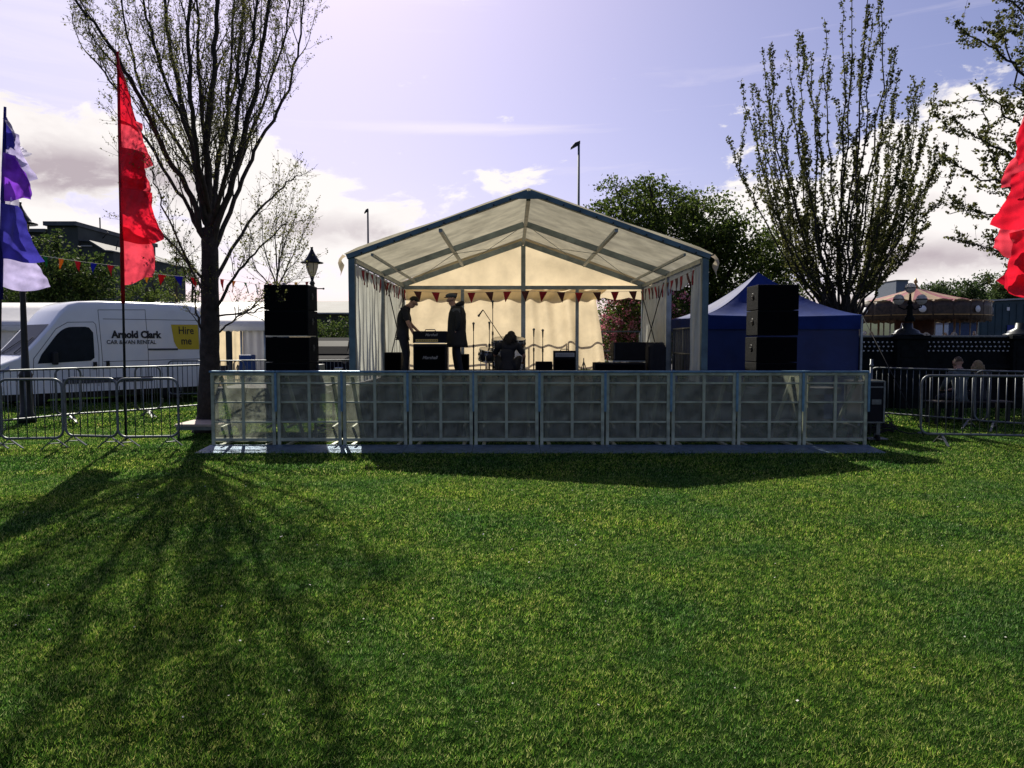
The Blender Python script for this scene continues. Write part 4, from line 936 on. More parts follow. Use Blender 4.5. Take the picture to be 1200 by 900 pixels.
pennants('bunting', 'string of red and maroon pennants across the back of the stage', [at(479, 341, 18.6), at(530, 343.5, 18.6), at(616, 341, 18.6), at(680, 343, 18.6), at(752, 341, 18.6)], 13, [K_dred, K_mred], .20, .26)
pennants('bunting', 'string of red pennants along the top of the left stage curtain', [(SX-2.9, 13.2, 2.86), (SX-2.88, 16, 2.84), (SX-2.9, 18.8, 2.88)], 13, [K_mred, K_dred], .2, .26)
pennants('bunting', 'string of red pennants along the top of the right stage curtain', [(SX+2.9, 13.2, 2.86), (SX+2.88, 16, 2.80), (SX+2.9, 18.8, 2.88)], 13, [K_mred, K_dred], .2, .26)
pennants('bunting', 'string of coloured pennants from the left lamp post to the red feather flag', [at(44, 299, 15), at(90, 306, 14.6), at(140, 312, 14.2)], 5, [K_gr, K_or, K_red, K_bl, K_red], .16, .21, 'coloured bunting strings over the lawn edge')
pennants('bunting', 'string of coloured pennants between the red feather flag and the big tree', [at(142, 313, 14.2), at(190, 322, 14.2), at(238, 326, 14.2)], 5, [K_bl, K_ye, K_red, K_bl, K_red], .16, .21, 'coloured bunting strings over the lawn edge')
pennants('bunting', 'string of coloured pennants from the big tree to the lantern post', [at(252, 326, 14.4), at(300, 333, 17), at(366, 330, 20.3)], 8, [K_red, K_or, K_gr, K_wh, K_red, K_bl, K_ye, K_red], .18, .23, 'coloured bunting strings over the lawn edge')

# ---------------------------------------------------------------- loudspeakers
def cabinet(x, y, z, W, H, D, label, group, grill_out=1):
    t = thing('loudspeaker', label, 'loudspeaker', (x, y, z), 0, group)
    MB().box(-W/2, W/2, 0, D, 0, H-.006).build('cabinet', mat('textured_black_paint', (.005, .006, .007), .85, spec=.1, bump=.5, bscale=160), t, bevel=.008)
    MB().box(-W/2+.02, W/2-.02, -.014, -.002, .02, H-.03).build('grille', M_grille, t, bevel=.004)
    for s in (-1, 1):
        m = MB(); m.lathe([(.058, 0), (.058, .006), (.045, .008), (.03, .003)], (s*(W/2+.001), D*.45, H*.55), 14, (s, 0, 0)); h = m.build('handle_cup', M_black, t); MB().box(s*(W/2+.012)-.006, s*(W/2+.012)+.006, D*.45-.05, D*.45+.05, H*.55-.012, H*.55+.012).build('handle', M_black, h, bevel=.004)
    return t
hs = [.42, .43, .43, .46]
def stack(x0p, x1p, label, group, rzsgn):
    Yf = 12.75; a = at(x0p, 380, Yf).x; b = at(x1p, 380, Yf).x; z = DZ-.03; nm = ['bottom cabinet of', 'second cabinet up in', 'third cabinet up in', 'top cabinet of']
    ztop = at(600, 334, Yf).z; Ht = (ztop-z)
    for i in range(4):
        H = Ht/4; off = .02 if (i == 2) else 0
        cabinet((a+b)/2+(.0 if i < 2 else -.012*rzsgn), Yf, z+H*i+(.018 if i >= 2 else 0), b-a, H-(.004), .62, nm[i]+' '+label, group)
    t = thing('seam_strip', 'pale strap line between the upper and lower cabinets of '+label, 'joint', ((a+b)/2, Yf, z+2*H))  # cream strip added to draw the bright seam between the cabinets
    MB().box(-(b-a)/2+.03, (b-a)/2-.03, .0, .6, -.002, .014).build('joint_band', mat('cream_joint', (.6, .55, .42), .7), t) if rzsgn > 0 else bpy.data.objects.remove(t)
stack(310.5, 362, 'the left loudspeaker stack', 'left loudspeaker stack', 1); stack(887, 935, 'the right loudspeaker stack', 'right loudspeaker stack', -1)
# small horn cabinets on the inner side of the right stack
def grey_amp():
    o = at(366, 432, 13.2); t = thing('amp_rack', 'small grey equipment box at the right foot of the left loudspeaker stack', 'equipment box', (at(369, 420, 13.2).x, 13.2, DZ-.03))
    MB().box(-.075, .075, 0, .4, 0, .37).build('case', mat('grey_case', (.12, .13, .13), .5), t, bevel=.01); MB().box(-.055, .055, -.008, -.001, .22, .32).build('front_panel', M_black, t)
grey_amp()

def coil(px, Y, label):
    p = at(px, 480, Y); t = thing('coiled_cable', label, 'cable', (p.x, Y, 0), 0, 'cable heaps behind the stage barrier'); m = MB(); pts = []
    for i in range(150):
        a = i*.33; r_ = .22+.05*math.sin(i*.7)+.03*math.sin(i*1.9); pts.append((r_*math.cos(a), r_*.7*math.sin(a), .02+i*.0012+.015*math.sin(i*.9)))
    pts += [(.25, -.15, .06), (.4, -.2, .02), (.6, -.12, .012)]
    m.tube(pts, .009, 6); m.build('cable_loops', M_rub, t); MB().tube([(.6, -.12, .02), (.68, -.10, .02)], .018, 8).build('plug', M_steel, t)
coil(384, 12.9, 'coiled black cable heap on the grass in the gap left of the stage'); coil(1032, 13.3, 'coiled black cable heap on the grass behind the wheeled flight case')
def hanging_cable(pts, label):
    o = V(pts[0]); t = thing('hanging_cable', label, 'cable', o, 0, 'cables hanging from the loudspeaker stacks'); q = [V(p) for p in pts]; MB(o).tube(q, .009, 6).build('cable_run', M_rub, t); MB(o).tube([q[0], q[0]+(q[0]-q[1]).normalized()*-.05], .016, 8).build('connector', M_steel, t)
xl = at(368, 400, 13.2).x
hanging_cable([(xl-.03, 13.15, 2.2), (xl+.06, 13.2, 1.9), (xl+.02, 13.2, 1.4), (xl+.1, 13.2, .86), (xl+.12, 13.2, .4), (xl+.3, 13.0, .02)], 'black cable hanging down the inner side of the left loudspeaker stack')
# ---------------------------------------------------------------- people
def figure(name, label, loc, rz, J, mats, extra=None, hair=M_hair, grp=None, hands=True, long_hair=False):
    """J: pelvis chest neck head headtop shL elL wrL shR elR wrR hipL knL anL toL hipR knR anR toR face(direction)"""
    t = thing('person', label, 'person', loc, rz, grp)
    P = {k: V(v) for k, v in J.items()}
    fd = P['face'].normalized(); up = (P['headtop']-P['neck']).normalized(); sd = up.cross(fd).normalized(); hc = P['head']
    B = {'pelvis': (P['pelvis'], .115), 'belly': (P['pelvis'].lerp(P['chest'], .45), .115), 'chest': (P['chest'], .13), 'upchest': (P['chest'].lerp(P['neck'], .55), .095), 'neck': (P['neck'], .055), 'jaw': (P['neck'].lerp(hc, .5)+fd*.015, .062), 'head': (hc, .086), 'headtop': (P['headtop']-up*.05, .070)}
    E = [('pelvis', 'belly'), ('belly', 'chest'), ('chest', 'upchest'), ('upchest', 'neck'), ('neck', 'jaw'), ('jaw', 'head'), ('head', 'headtop')]
    B['nose'] = (hc+fd*.105-up*.015, .012); E.append(('head', 'nose')); B['chin'] = (hc+fd*.06-up*.09, .028); E.append(('jaw', 'chin'))
    for s in 'LR':
        B['sh'+s] = (P['sh'+s], .058); B['el'+s] = (P['el'+s], .040); B['wr'+s] = (P['wr'+s], .027); E += [('upchest', 'sh'+s), ('sh'+s, 'el'+s), ('el'+s, 'wr'+s)]
        d = (P['wr'+s]-P['el'+s]).normalized(); B['palm'+s] = (P['wr'+s]+d*.065, .033); E.append(('wr'+s, 'palm'+s))
        x, y = frame_of(d)
        for f in range(4):
            o = x*((f-1.5)*.021); l = (.045, .052, .048, .036)[f]; B['f%d%s' % (f, s)] = (P['wr'+s]+d*.105+o, .0095); B['g%d%s' % (f, s)] = (P['wr'+s]+d*(.105+l)+o+y*.018, .0075); E += [('palm'+s, 'f%d%s' % (f, s)), ('f%d%s' % (f, s), 'g%d%s' % (f, s))]
        B['th'+s] = (P['wr'+s]+d*.055-x*.045, .011); B['ti'+s] = (P['wr'+s]+d*.085-x*.055+y*.01, .009); E += [('palm'+s, 'th'+s), ('th'+s, 'ti'+s)]
        B['hip'+s] = (P['hip'+s], .085); B['kn'+s] = (P['kn'+s], .056); B['an'+s] = (P['an'+s], .038); B['to'+s] = (P['to'+s], .032); E += [('pelvis', 'hip'+s), ('hip'+s, 'kn'+s), ('kn'+s, 'an'+s), ('an'+s, 'to'+s)]
        B['ear'+s] = (hc+sd*(.092 if s == 'L' else -.092)+up*.0, .014); E.append(('head', 'ear'+s))
    bare = {'neck', 'jaw', 'head', 'headtop', 'nose', 'chin', 'earL', 'earR'}
    for s in 'LR':
        bare |= {'wr'+s, 'palm'+s, 'th'+s, 'ti'+s}|{'%s%d%s' % (c_, f, s) for c_ in 'fg' for f in range(4)}
        if len(mats) > 2 and not mats[2]: bare.add('el'+s)
    legs_ = {'hipL', 'hipR', 'knL', 'knR', 'anL', 'anR', 'toL', 'toR'}
    bd = skin('body', B, E, M_skin, t, 2); bd.data.materials.append(mats[0]); bd.data.materials.append(mats[1]); bk = list(B)
    for p_ in bd.data.polygons:
        k_ = min(bk, key=lambda q: (B[q][0]-p_.center).length-B[q][1]); p_.material_index = 0 if k_ in bare else (2 if k_ in legs_ else 1)
    # clothes
    def sub(name, keys, pairs, g, m_, rs=None, moves=None):
        Q = {k: ((moves or {}).get(k, B[k][0]), (rs or {}).get(k, B[k][1]+g)) for k in keys}; return skin(name, Q, pairs, m_, t, 2)
    shirt, trousers, shoe = mats[0], mats[1], M_black; lw = mats[2] if len(mats) > 2 else 1
    B['hem'] = (P['pelvis']-(P['chest']-P['pelvis']).normalized()*.075, .12); B['waist'] = (P['pelvis'].lerp(P['chest'], .30), .108)
    K = ['hem', 'pelvis', 'belly', 'chest', 'upchest', 'shL', 'elL', 'shR', 'elR']; PR = [('hem', 'pelvis'), ('pelvis', 'belly'), ('belly', 'chest'), ('chest', 'upchest'), ('upchest', 'shL'), ('shL', 'elL'), ('upchest', 'shR'), ('shR', 'elR')]
    if lw: K += ['wrL', 'wrR']; PR += [('elL', 'wrL'), ('elR', 'wrR')]
    mv = {}
    if lw:
        for s in 'LR': mv['wr'+s] = P['el'+s].lerp(P['wr'+s], .93)
    else:
        for s in 'LR': mv['el'+s] = P['sh'+s].lerp(P['el'+s], .92)
    sub('shirt', K, PR, .016, shirt, moves=mv)
    sub('trousers', ['waist', 'pelvis', 'hipL', 'knL', 'anL', 'hipR', 'knR', 'anR'], [('waist', 'pelvis'), ('pelvis', 'hipL'), ('hipL', 'knL'), ('knL', 'anL'), ('pelvis', 'hipR'), ('hipR', 'knR'), ('knR', 'anR')], .013, trousers)
    for s in 'LR':
        a, b = P['an'+s], P['to'+s]; skin('shoe', {'a': (a, .048), 'h': (V((a.x, a.y, b.z))-(b-a).normalized()*.04, .042), 'b': (b, .042)}, [('a', 'h'), ('h', 'b')], shoe, t, 2)
    # hair cap
    m = MB(); X_, Y_, Z_ = sd, fd, up; vs = []
    n = 16; rows = 7; c = hc-fd*.012+up*.018
    for i in range(rows+1):
        th = R(8+ (88 if not long_hair else 108)*i/rows)
        for k in range(n):
            a = 2*math.pi*k/n; front = max(0, math.sin(a)); tt = th*(1-.34*front*(i/rows)); rr = .092+.004*rng.random()
            vs.append(c+X_*(rr*.92*math.sin(tt)*math.cos(a))+Y_*(rr*1.05*math.sin(tt)*math.sin(a))+Z_*(rr*1.12*math.cos(tt)))
    m.add(vs, [(i*n+k, i*n+(k+1) % n, (i+1)*n+(k+1) % n, (i+1)*n+k) for i in range(rows) for k in range(n)]+[tuple(range(n))], True)
    if long_hair:
        for k in range(46):
            a = rng.uniform(2.6, 6.8); b0 = c+X_*(.10*math.cos(a))+Y_*(.10*math.sin(a))-Z_*.01; m.tube([b0, b0-Z_*.10+X_*rng.gauss(0, .02), b0-Z_*rng.uniform(.16, .26)+X_*rng.gauss(0, .035)-Y_*.02], [.022, .018, .006], 5)
    m.build('hair', hair, t)
    for s in (-1, 1): m = MB(); m.sphere(hc+fd*.082+sd*s*.032+up*.012, .011, 8); m.build('eye', M_white, t)
    m = MB(); m.tube([hc+fd*.083-up*.055-sd*.022, hc+fd*.089-up*.055, hc+fd*.083-up*.055+sd*.022], .006, 5); m.build('mouth', mat('lips', (.3, .10, .09), .5), t)
    if extra: extra(t, B, P)
    return t

# stooping man, facing right (+x); local metres, z from the deck
YA = 15.2
pa = at(473.5, 420, YA); pa.z = DZ
figure('person', 'short haired man in dark clothes stooping over the amplifier stack', pa, 0, dict(
    pelvis=(-.02, 0, .90), chest=(-.01, 0, 1.24), neck=(.10, 0, 1.44), head=(.20, 0, 1.525), headtop=(.235, 0, 1.645), face=(.85, -.05, -.5),
    shL=(.02, .17, 1.36), elL=(.10, .24, 1.10), wrL=(.26, .12, .96), shR=(.03, -.18, 1.36), elR=(.12, -.23, 1.10), wrR=(.24, -.20, .86),
    hipL=(-.02, .10, .86), knL=(.05, .11, .48), anL=(-.04, .12, .09), toL=(.13, .13, .035), hipR=(-.02, -.10, .86), knR=(.06, -.12, .48), anR=(.06, -.13, .09), toR=(.23, -.14, .035)), (M_ftblack, M_jeans, 0), hair=M_hair)
def capcoat(t, B, P):
    hc = P['head']; m = MB(); m.sphere(hc+V((.0, 0, .072)), .108, 16, 1.10, .96, .50); m.build('flat_cap', M_ftgrey, t)
    m = MB(); m.grid(8, 4, lambda u, v: V((hc.x-.085-.05*v*math.sin(math.pi*u)-.015*v, (u-.5)*.19, hc.z+.062-.02*v))); m.build('cap_peak', M_ftgrey, t, solid=.008)
    # long open coat
    m = MB()
    zs = [1.44, 1.40, 1.30, 1.15, .98, .82, .70, .63]; rx = [.08, .13, .165, .175, .175, .185, .20, .205]; ry = [.11, .20, .235, .225, .22, .235, .25, .255]
    n = 28
    def ring(i, k):
        a = R(205)+R(310)*k/n; a = math.pi+R(28)+(2*math.pi-R(56))*k/n; return V((.03+rx[i]*math.cos(a)+.012*math.sin(a*7+i), ry[i]*math.sin(a), zs[i]))
    m.grid(n, len(zs)-1, lambda u, v: ring(round(v*(len(zs)-1)), round(u*n))); m.build('coat', M_coat, t, solid=.012)
    for s in 'LR':
        skin('coat_sleeve', {'a': (P['sh'+s], .085), 'b': (P['el'+s], .068), 'c': (P['el'+s].lerp(P['wr'+s], .9), .055)}, [('a', 'b'), ('b', 'c')], M_coat, t, 2)
    m = MB(); m.tube([(.02, -.10, 1.47), (.11, -.07, 1.50), (.14, 0, 1.51), (.11, .07, 1.50), (.02, .10, 1.47)], [.03, .045, .055, .045, .03], 8); m.build('hood', M_coat, t)
pb = at(533.5, 420, YA+.1); pb.z = DZ
figure('person', 'man in a flat cap and long dark open coat facing the amplifier stack', pb, 0, dict(
    pelvis=(.02, 0, .90), chest=(.02, 0, 1.26), neck=(-.03, 0, 1.47), head=(-.075, 0, 1.585), headtop=(-.075, 0, 1.71), face=(-.96, -.05, -.25),
    shL=(.02, .18, 1.38), elL=(.07, .25, 1.12), wrL=(-.05, .20, .92), shR=(.02, -.18, 1.38), elR=(.10, -.25, 1.12), wrR=(.02, -.21, .92),
    hipL=(.02, .10, .86), knL=(-.01, .11, .48), anL=(.04, .12, .09), toL=(-.12, .13, .035), hipR=(.02, -.10, .86), knR=(.06, -.11, .48), anR=(.14, -.12, .09), toR=(-.01, -.13, .035)), (M_ftgrey, M_jeans, 1), extra=capcoat, hair=M_hair)
pc = at(596, 420, 15.0); pc.z = DZ
figure('person', 'person in black crouching with back to us at the drum kit', pc, 0, dict(
    pelvis=(-.02, -.05, .24), chest=(-.02, .06, .56), neck=(.03, .13, .76), head=(.05, .19, .84), headtop=(.06, .24, .955), face=(.3, .85, -.35),
    shL=(-.20, .10, .66), elL=(-.28, .26, .46), wrL=(-.18, .48, .42), shR=(.18, .10, .66), elR=(.31, .14, .46), wrR=(.30, .38, .34),
    hipL=(-.12, -.02, .24), knL=(-.24, .36, .46), anL=(-.18, .08, .09), toL=(-.20, .26, .035), hipR=(.10, -.02, .24), knR=(.22, .36, .44), anR=(.16, .08, .09), toR=(.18, .26, .035)), (M_ftblack, M_ftblack, 0), long_hair=True)
# seated pair on the right, on a bench, backs to us
def bench():
    o = at(1134, 470, 14.9); o.z = 0; t = thing('park_bench', 'dark park bench under the seated pair beyond the right barriers', 'bench', o); M_w = mat('dark_timber', (.045, .035, .028), .8)
    for i in range(3): MB().box(-.8, .8, -.19+.14*i, -.08+.14*i, .42, .45).build('seat_slat', M_w, t, bevel=.005)
    for x in (-.7, .7):
        MB().box(x-.03, x+.03, -.18, -.12, 0, .418).build('leg', M_iron, t); MB().box(x-.03, x+.03, .14, .20, 0, .418).build('leg', M_iron, t)
    return o
bo = bench()
def sit(px, s, label, shirt, hr, lh, dz):
    p = at(px, 470, 14.9); p.z = 0
    figure('person', label, p, .15*s, dict(pelvis=(0, 0, .55), chest=(0, .02, .86), neck=(0, .05, 1.04+dz), head=(.0, .08, 1.14+dz), headtop=(.0, .08, 1.26+dz), face=(.25*s, .9, -.3),
        shL=(-.17, .03, .97+dz*.6), elL=(-.24, .14, .74), wrL=(-.12, .34, .66), shR=(.17, .03, .97+dz*.6), elR=(.24, .14, .74), wrR=(.12, .34, .66),
        hipL=(-.10, .04, .53), knL=(-.12, .46, .50), anL=(-.12, .44, .09), toL=(-.12, .60, .035), hipR=(.10, .04, .53), knR=(.12, .46, .50), anR=(.12, .44, .09), toR=(.12, .60, .035)), (shirt, M_jeans, 1), hair=hr, long_hair=lh, grp='people sitting beyond the right barriers')
sit(1124.5, 1, 'seated person with short light hair in a grey top, back turned', mat('grey_top', (.10, .12, .12), .9), M_brownh, False, .05)
sit(1146, -1, 'seated person with long curly blonde hair in dark clothes', M_ftblack, M_blond, True, -.02)

# ---------------------------------------------------------------- stage equipment
def amp_stack():
    Y = 14.6; a = at(484, 400, Y).x; b = at(523, 400, Y).x; W = b-a; x = (a+b)/2; zc = at(500, 403, Y).z; zt = at(500, 388, Y).z
    t = thing('speaker_cabinet', 'tall black guitar speaker cabinet with white script logo between the two standing men', 'speaker cabinet', (x, Y, DZ)); H = zc-DZ
    MB().box(-W/2, W/2, 0, .36, .03, H).build('cabinet', M_tolex, t, bevel=.015); MB().box(-W/2+.03, W/2-.03, -.008, -.001, .07, H-.05).build('grille_cloth', M_grille, t, bevel=.004)
    text('Marshall', .085, mat('dull_print', (.35, .35, .34), .6), t, 'logo', axes((0, -.012, H*.62), (1, 0, 0), (0, 0, 1), (0, -1, 0)), .001, .35, 1.0)
    for sx in (-1, 1):
        for y in (.05, .31): MB().lathe([(.02, 0), (.022, .03)], (sx*(W/2-.06), y, 0), 10).build('foot', M_rub, t)
    t = thing('amplifier_head', 'black amplifier head with gold panel on top of the tall speaker cabinet', 'amplifier', (x-.0, Y, zc+.004)); H = zt-zc-.004
    MB().box(-W/2-.005, W/2+.005, 0, .24, .012, H).build('case', M_tolex, t, bevel=.012); MB().box(-W/2+.05, W/2-.16, -.008, -.001, .035, .085).build('gold_panel', M_gold, t)
    m = MB()
    for i in range(9): m.lathe([(.010, 0), (.008, .016)], (-W/2+.09+i*.045, -.008, .06), 8, (0, -1, 0))
    m.build('knobs', M_black, t); MB().box(-W/2+.03, W/2-.03, -.007, -.001, .0135, .022).build('piping', M_whitet, t)
    text('Marshall', .07, mat('dull_print', (.35, .35, .34), .6), t, 'logo', axes((.03, -.012, H*.70), (1, 0, 0), (0, 0, 1), (0, -1, 0)), .001, .35, 1.0)
    m = MB(); m.tube([(-.1, .12, H), (-.09, .12, H+.03), (.09, .12, H+.03), (.1, .12, H)], .01, 6); m.build('handle', M_rub, t)
amp_stack()
def small_box(name, label, cat, px0, px1, py_top, Y, D=.35, front=M_grille, wedge=False, group=None, extra=None, case=M_tolex):
    a = at(px0, 400, Y).x; b = at(px1, 400, Y).x; H = at(px0, py_top, Y).z-DZ; t = thing(name, label, cat, ((a+b)/2, Y, DZ), 0, group); W = b-a
    if wedge: MB().prism([(-W/2, 0, .005), (-W/2, D, .005), (-W/2, D*.85, H), (-W/2, D*.45, H)], (W, 0, 0)).build('cabinet', case, t, bevel=.01); MB().add([(-W/2+.02, -.003, .03), (W/2-.02, -.003, .03), (W/2-.02, D*.45-.01, H-.01), (-W/2+.02, D*.45-.01, H-.01)], [(0, 1, 2, 3)]).build('grille', front, t, solid=.004)
    else: MB().box(-W/2, W/2, 0, D, .02, H).build('cabinet', case, t, bevel=.012); MB().box(-W/2+.025, W/2-.025, -.008, -.001, .05, H*.72 if extra else H-.03).build('grille', front, t, bevel=.003)
    for sx in (-1, 1): MB().box(sx*(W/2-.05)-.02, sx*(W/2-.05)+.02, D*.3, D*.4, 0, .019 if not wedge else .004).build('foot', M_rub, t)
    if extra == 'amp':
        MB().box(-W/2+.03, W/2-.03, -.008, -.001, H*.78, H*.93).build('control_panel', mat('silver_panel', (.25, .26, .27), .4, .5), t)
        m = MB()
        for i in range(8): m.lathe([(.009, 0), (.008, .014)], (-W/2+.08+i*(W-.16)/7, -.008, H*.85), 8, (0, -1, 0))
        m.build('knobs', M_black, t)
        m = MB(); m.tube([(-.08, D*.5, H), (-.07, D*.5, H+.03), (.07, D*.5, H+.03), (.08, D*.5, H)], .01, 6); m.build('handle', M_rub, t)
    return t
small_box('floor_speaker', 'black loudspeaker on the deck behind the stooping man', 'loudspeaker', 450, 470, 413, 15.9)
small_box('instrument_case', 'small black case on the deck behind the man in the flat cap', 'case', 539, 549, 415, 15.6, .3)
small_box('combo_amplifier', 'small black combo amplifier with a silver control strip in front of the back curtain', 'amplifier', 649, 675, 411, 15.4, .28, extra='amp')
small_box('stage_monitor', 'black wedge monitor left of the combo amplifier', 'monitor speaker', 628, 648, 424, 15.0, .4, wedge=True, group='wedge monitors on the deck')
small_box('long_equipment_case', 'long low black case lying at the foot of the curtain end', 'case', 697, 757, 425, 14.2, .4)
def keyboard():
    Y = 15.6; t = thing('keyboard_case', 'big dark flight case on a wheeled stand in the open gap of the back curtain', 'flight case', (at(743, 400, Y).x, Y, DZ)); W = (at(768, 400, Y).x-at(720, 400, Y).x)/2; z1 = at(743, 401, Y).z-DZ; z0 = at(743, 424, Y).z-DZ
    MB().box(-W, W, 0, .5, z0+.03, z1).build('case', M_tolex, t, bevel=.02); m = MB(); m.box(-W-.02, W+.02, -.01, .51, z0, z0+.025); m.build('stand_rail', M_alu, t)
    for x in (-W+.03, W-.03): MB().box(x-.02, x+.02, .1, .14, 0, z0).build('leg', M_alu, t)
    m = MB()
    for x in (-W+.02, W-.02): m.box(x-.012, x+.012, -.012, -.002, z0+.05, z1-.02)
    m.build('edge_trim', mat('dull_trim', (.06, .06, .065), .5, .4), t)
keyboard()
def draped():
    Y = 14.3; x = at(770.5, 420, Y).x; H = at(770, 403, Y).z-DZ; W = (at(783, 400, Y).x-at(757, 400, Y).x)/2; t = thing('draped_equipment', 'upright equipment draped in black cloth by the right stage curtain', 'equipment', (x, Y, DZ))
    MB().box(-W*.8, W*.8, .03, .35, 0, H-.06).build('case', M_tolex, t)
    m = MB()
    def f(u, v):
        a = 2*math.pi*u; r = 1+.07*math.sin(a*6+1)*v+.04*math.sin(a*9+v*3); sq = 1/max(abs(math.cos(a)), abs(math.sin(a)))**.8
        if v == 0: return V((0, .19, H+.005))
        k = min(1, v/.15); zz = H+.03*math.sin(a*3)-(H-.02)*max(0, (v-.15)/.85)
        return V((W*.98*math.cos(a)*r*sq*.82*k, .19+.22*math.sin(a)*r*sq*.82*k, zz))
    m.grid(60, 14, f); m.build('black_cloth', M_ftblack, t)
draped()
def blue_bag():
    Y = 13.9; p = at(788, 432, Y); t = thing('blue_bag', 'crumpled blue bag on the deck beside the black draped equipment', 'bag', (p.x, Y, DZ))
    m = MB(); m.grid(18, 10, lambda u, v: V(((.10+.012*math.sin(u*31))*math.sin(math.pi*v*.5+.05)*math.cos(u*6.283)*(1-.25*v if 0 else 1), .12*math.sin(math.pi*v*.5+.05)*math.sin(u*6.283), .17*math.cos(math.pi*v*.5)+.012*math.sin(u*25)+.004))); m.build('bag_body', mat('blue_bag_cloth', (.02, .12, .45), .5), t, solid=.003)
    m = MB(); m.tube([(-.05, 0, .14), (-.04, .0, .22), (.04, 0, .22), (.05, 0, .14)], .008, 6); m.build('handle', M_bluebox, t)
blue_bag()
def mic_stand(px, py_top, Y, label, boom=None, mic=True, group='microphone stands on the stage'):
    p = at(px, 420, Y); H = at(px, py_top, Y).z-DZ; t = thing('microphone_stand', label, 'microphone stand', (p.x, Y, DZ), 0, group)
    m = MB(); m.tube([(0, 0, .12), (0, 0, H*.6)], .013, 8); m.tube([(0, 0, H*.6), (0, 0, H-.1 if mic and not boom else H)], .008, 8); m.build('pole', M_black, t)
    MB().lathe([(.018, 0), (.018, .07)], (0, 0, H*.58), 8).build('clutch', M_black, t)
    for k in range(3): a = 2.1*k+.5; MB().tube([(0, 0, .16), (math.cos(a)*.13, math.sin(a)*.13, .13), (math.cos(a)*.27, math.sin(a)*.27, .012)], .010, 6).build('leg', M_black, t)
    e = V((0, 0, H))
    if boom:
        q = at(boom[0], boom[1], Y)-V((p.x, Y, DZ)); r = at(boom[2], boom[3], Y)-V((p.x, Y, DZ)); MB().tube([q, r], .009, 6).build('boom_arm', M_black, t); e = q; d = at(boom[4], boom[5], Y)-V((p.x, Y, DZ))-q
    else: d = V((0, 0, 1))
    if mic:
        d = d.normalized(); s = e-(V((0, 0, .1)) if not boom else V((0, 0, 0))); mm = MB().tube([s, s+d*.13], [.011, .017], 8).build('microphone', M_black, t); MB().sphere(s+d*.15, .027, 10).build('mic_grille', M_steel, mm)
    return t
mic_stand(555, 382, 15.4, 'short straight microphone stand beside the man in the flat cap')
mic_stand(577.5, 356, 15.6, 'tallest straight microphone stand rising above the drums')
mic_stand(573.5, 381, 16.0, 'microphone stand just left of the tallest one, low microphone')
mic_stand(590, 398, 15.9, 'boom microphone stand with its arm angled up over the drums', (566, 363, 592, 402, 561, 370))
mic_stand(625.5, 389, 15.5, 'thin microphone stand right of the rear centre post')
mic_stand(636, 390, 15.3, 'thicker microphone stand between the centre post and the combo amplifier')
def guitar_stand(px, Y, label):
    p = at(px, 430, Y); t = thing('guitar_stand', label, 'guitar stand', (p.x, Y, DZ)); m = MB(); m.tube([(0, .1, 0), (0, 0, .42)], .01, 6); m.tube([(0, -.0, .42), (0, -.15, 0)], .01, 6); m.build('frame', M_steel, t); m = MB(); m.tube([(-.13, -.12, .1), (-.1, -.08, .16), (.1, -.08, .16), (.13, -.12, .1)], .009, 6); m.tube([(-.12, -.05, 0), (0, 0, .36)], .009, 6); m.tube([(.12, -.05, 0), (0, 0, .36)], .009, 6); m.build('cradle', M_rub, t)
guitar_stand(684, 14.8, 'empty folding guitar stand at the curtain foot right of the combo amplifier')
def drum(px, py, Y, rpx, hpx, label, tilt, col, legs=True, bass=False):
    k = Y/F; c = at(px, py, Y); r = rpx*k; h = hpx*k; t = thing('drum', label, 'drum', (c.x, Y, DZ), 0, 'drums of the drum kit'); cz = c.z-DZ; ax = V((math.sin(tilt), -.25, math.cos(tilt))).normalized()
    if bass: ax = V((.1, -1, 0)).normalized()
    o = V((0, 0, cz)); M_d = mat('sparkle_drum_shell', (.10, .11, .12), .3, .5, scale=50, var=.5)
    MB().lathe([(r, -h/2+.02), (r, h/2-.02)], o, 24, ax).build('shell', M_d, t)
    for s in (-1, 1): MB().lathe([(r+.012, s*(h/2-.02)-.012), (r+.012, s*(h/2-.02)+.014), (r-.006, s*(h/2-.02)+.014)], o, 24, ax).build('hoop', M_chrome, t); MB().lathe([(r-.008, s*(h/2-.018)), (r-.008, s*(h/2-.016))], o, 24, ax).build('drum_head', M_white, t)
    x, y = frame_of(ax); m = MB()
    for i in range(8):
        a = i*math.pi/4; q = o+(x*math.cos(a)+y*math.sin(a))*(r+.012); m.tube([q-ax*h*.42, q+ax*h*.42], .005, 5); m.obox(q, x*.012, y*.012, ax*.03)
    m.build('lugs', M_chrome, t)
    if legs:
        for i in range(3): a = i*2.1+.4; MB().tube([(r*1.02*math.cos(a), r*1.02*math.sin(a), cz), (r*1.08*math.cos(a), r*1.08*math.sin(a), 0.0)], .008, 6).build('leg', M_chrome, t)
    return t
drum(570.5, 416, 15.9, 9, 15, 'tilted tom drum left of the crouching person', .15, None)
drum(586, 401, 16.2, 9, 10, 'upper tom drum above the crouching person shoulder', -.1, None)
drum(607, 402, 16.2, 8, 12, 'upper tom drum right of the crouching person head', .1, None)
drum(596, 424, 16.5, 18, 14, 'bass drum standing on edge hidden behind the crouching person', 0, None, True, True)

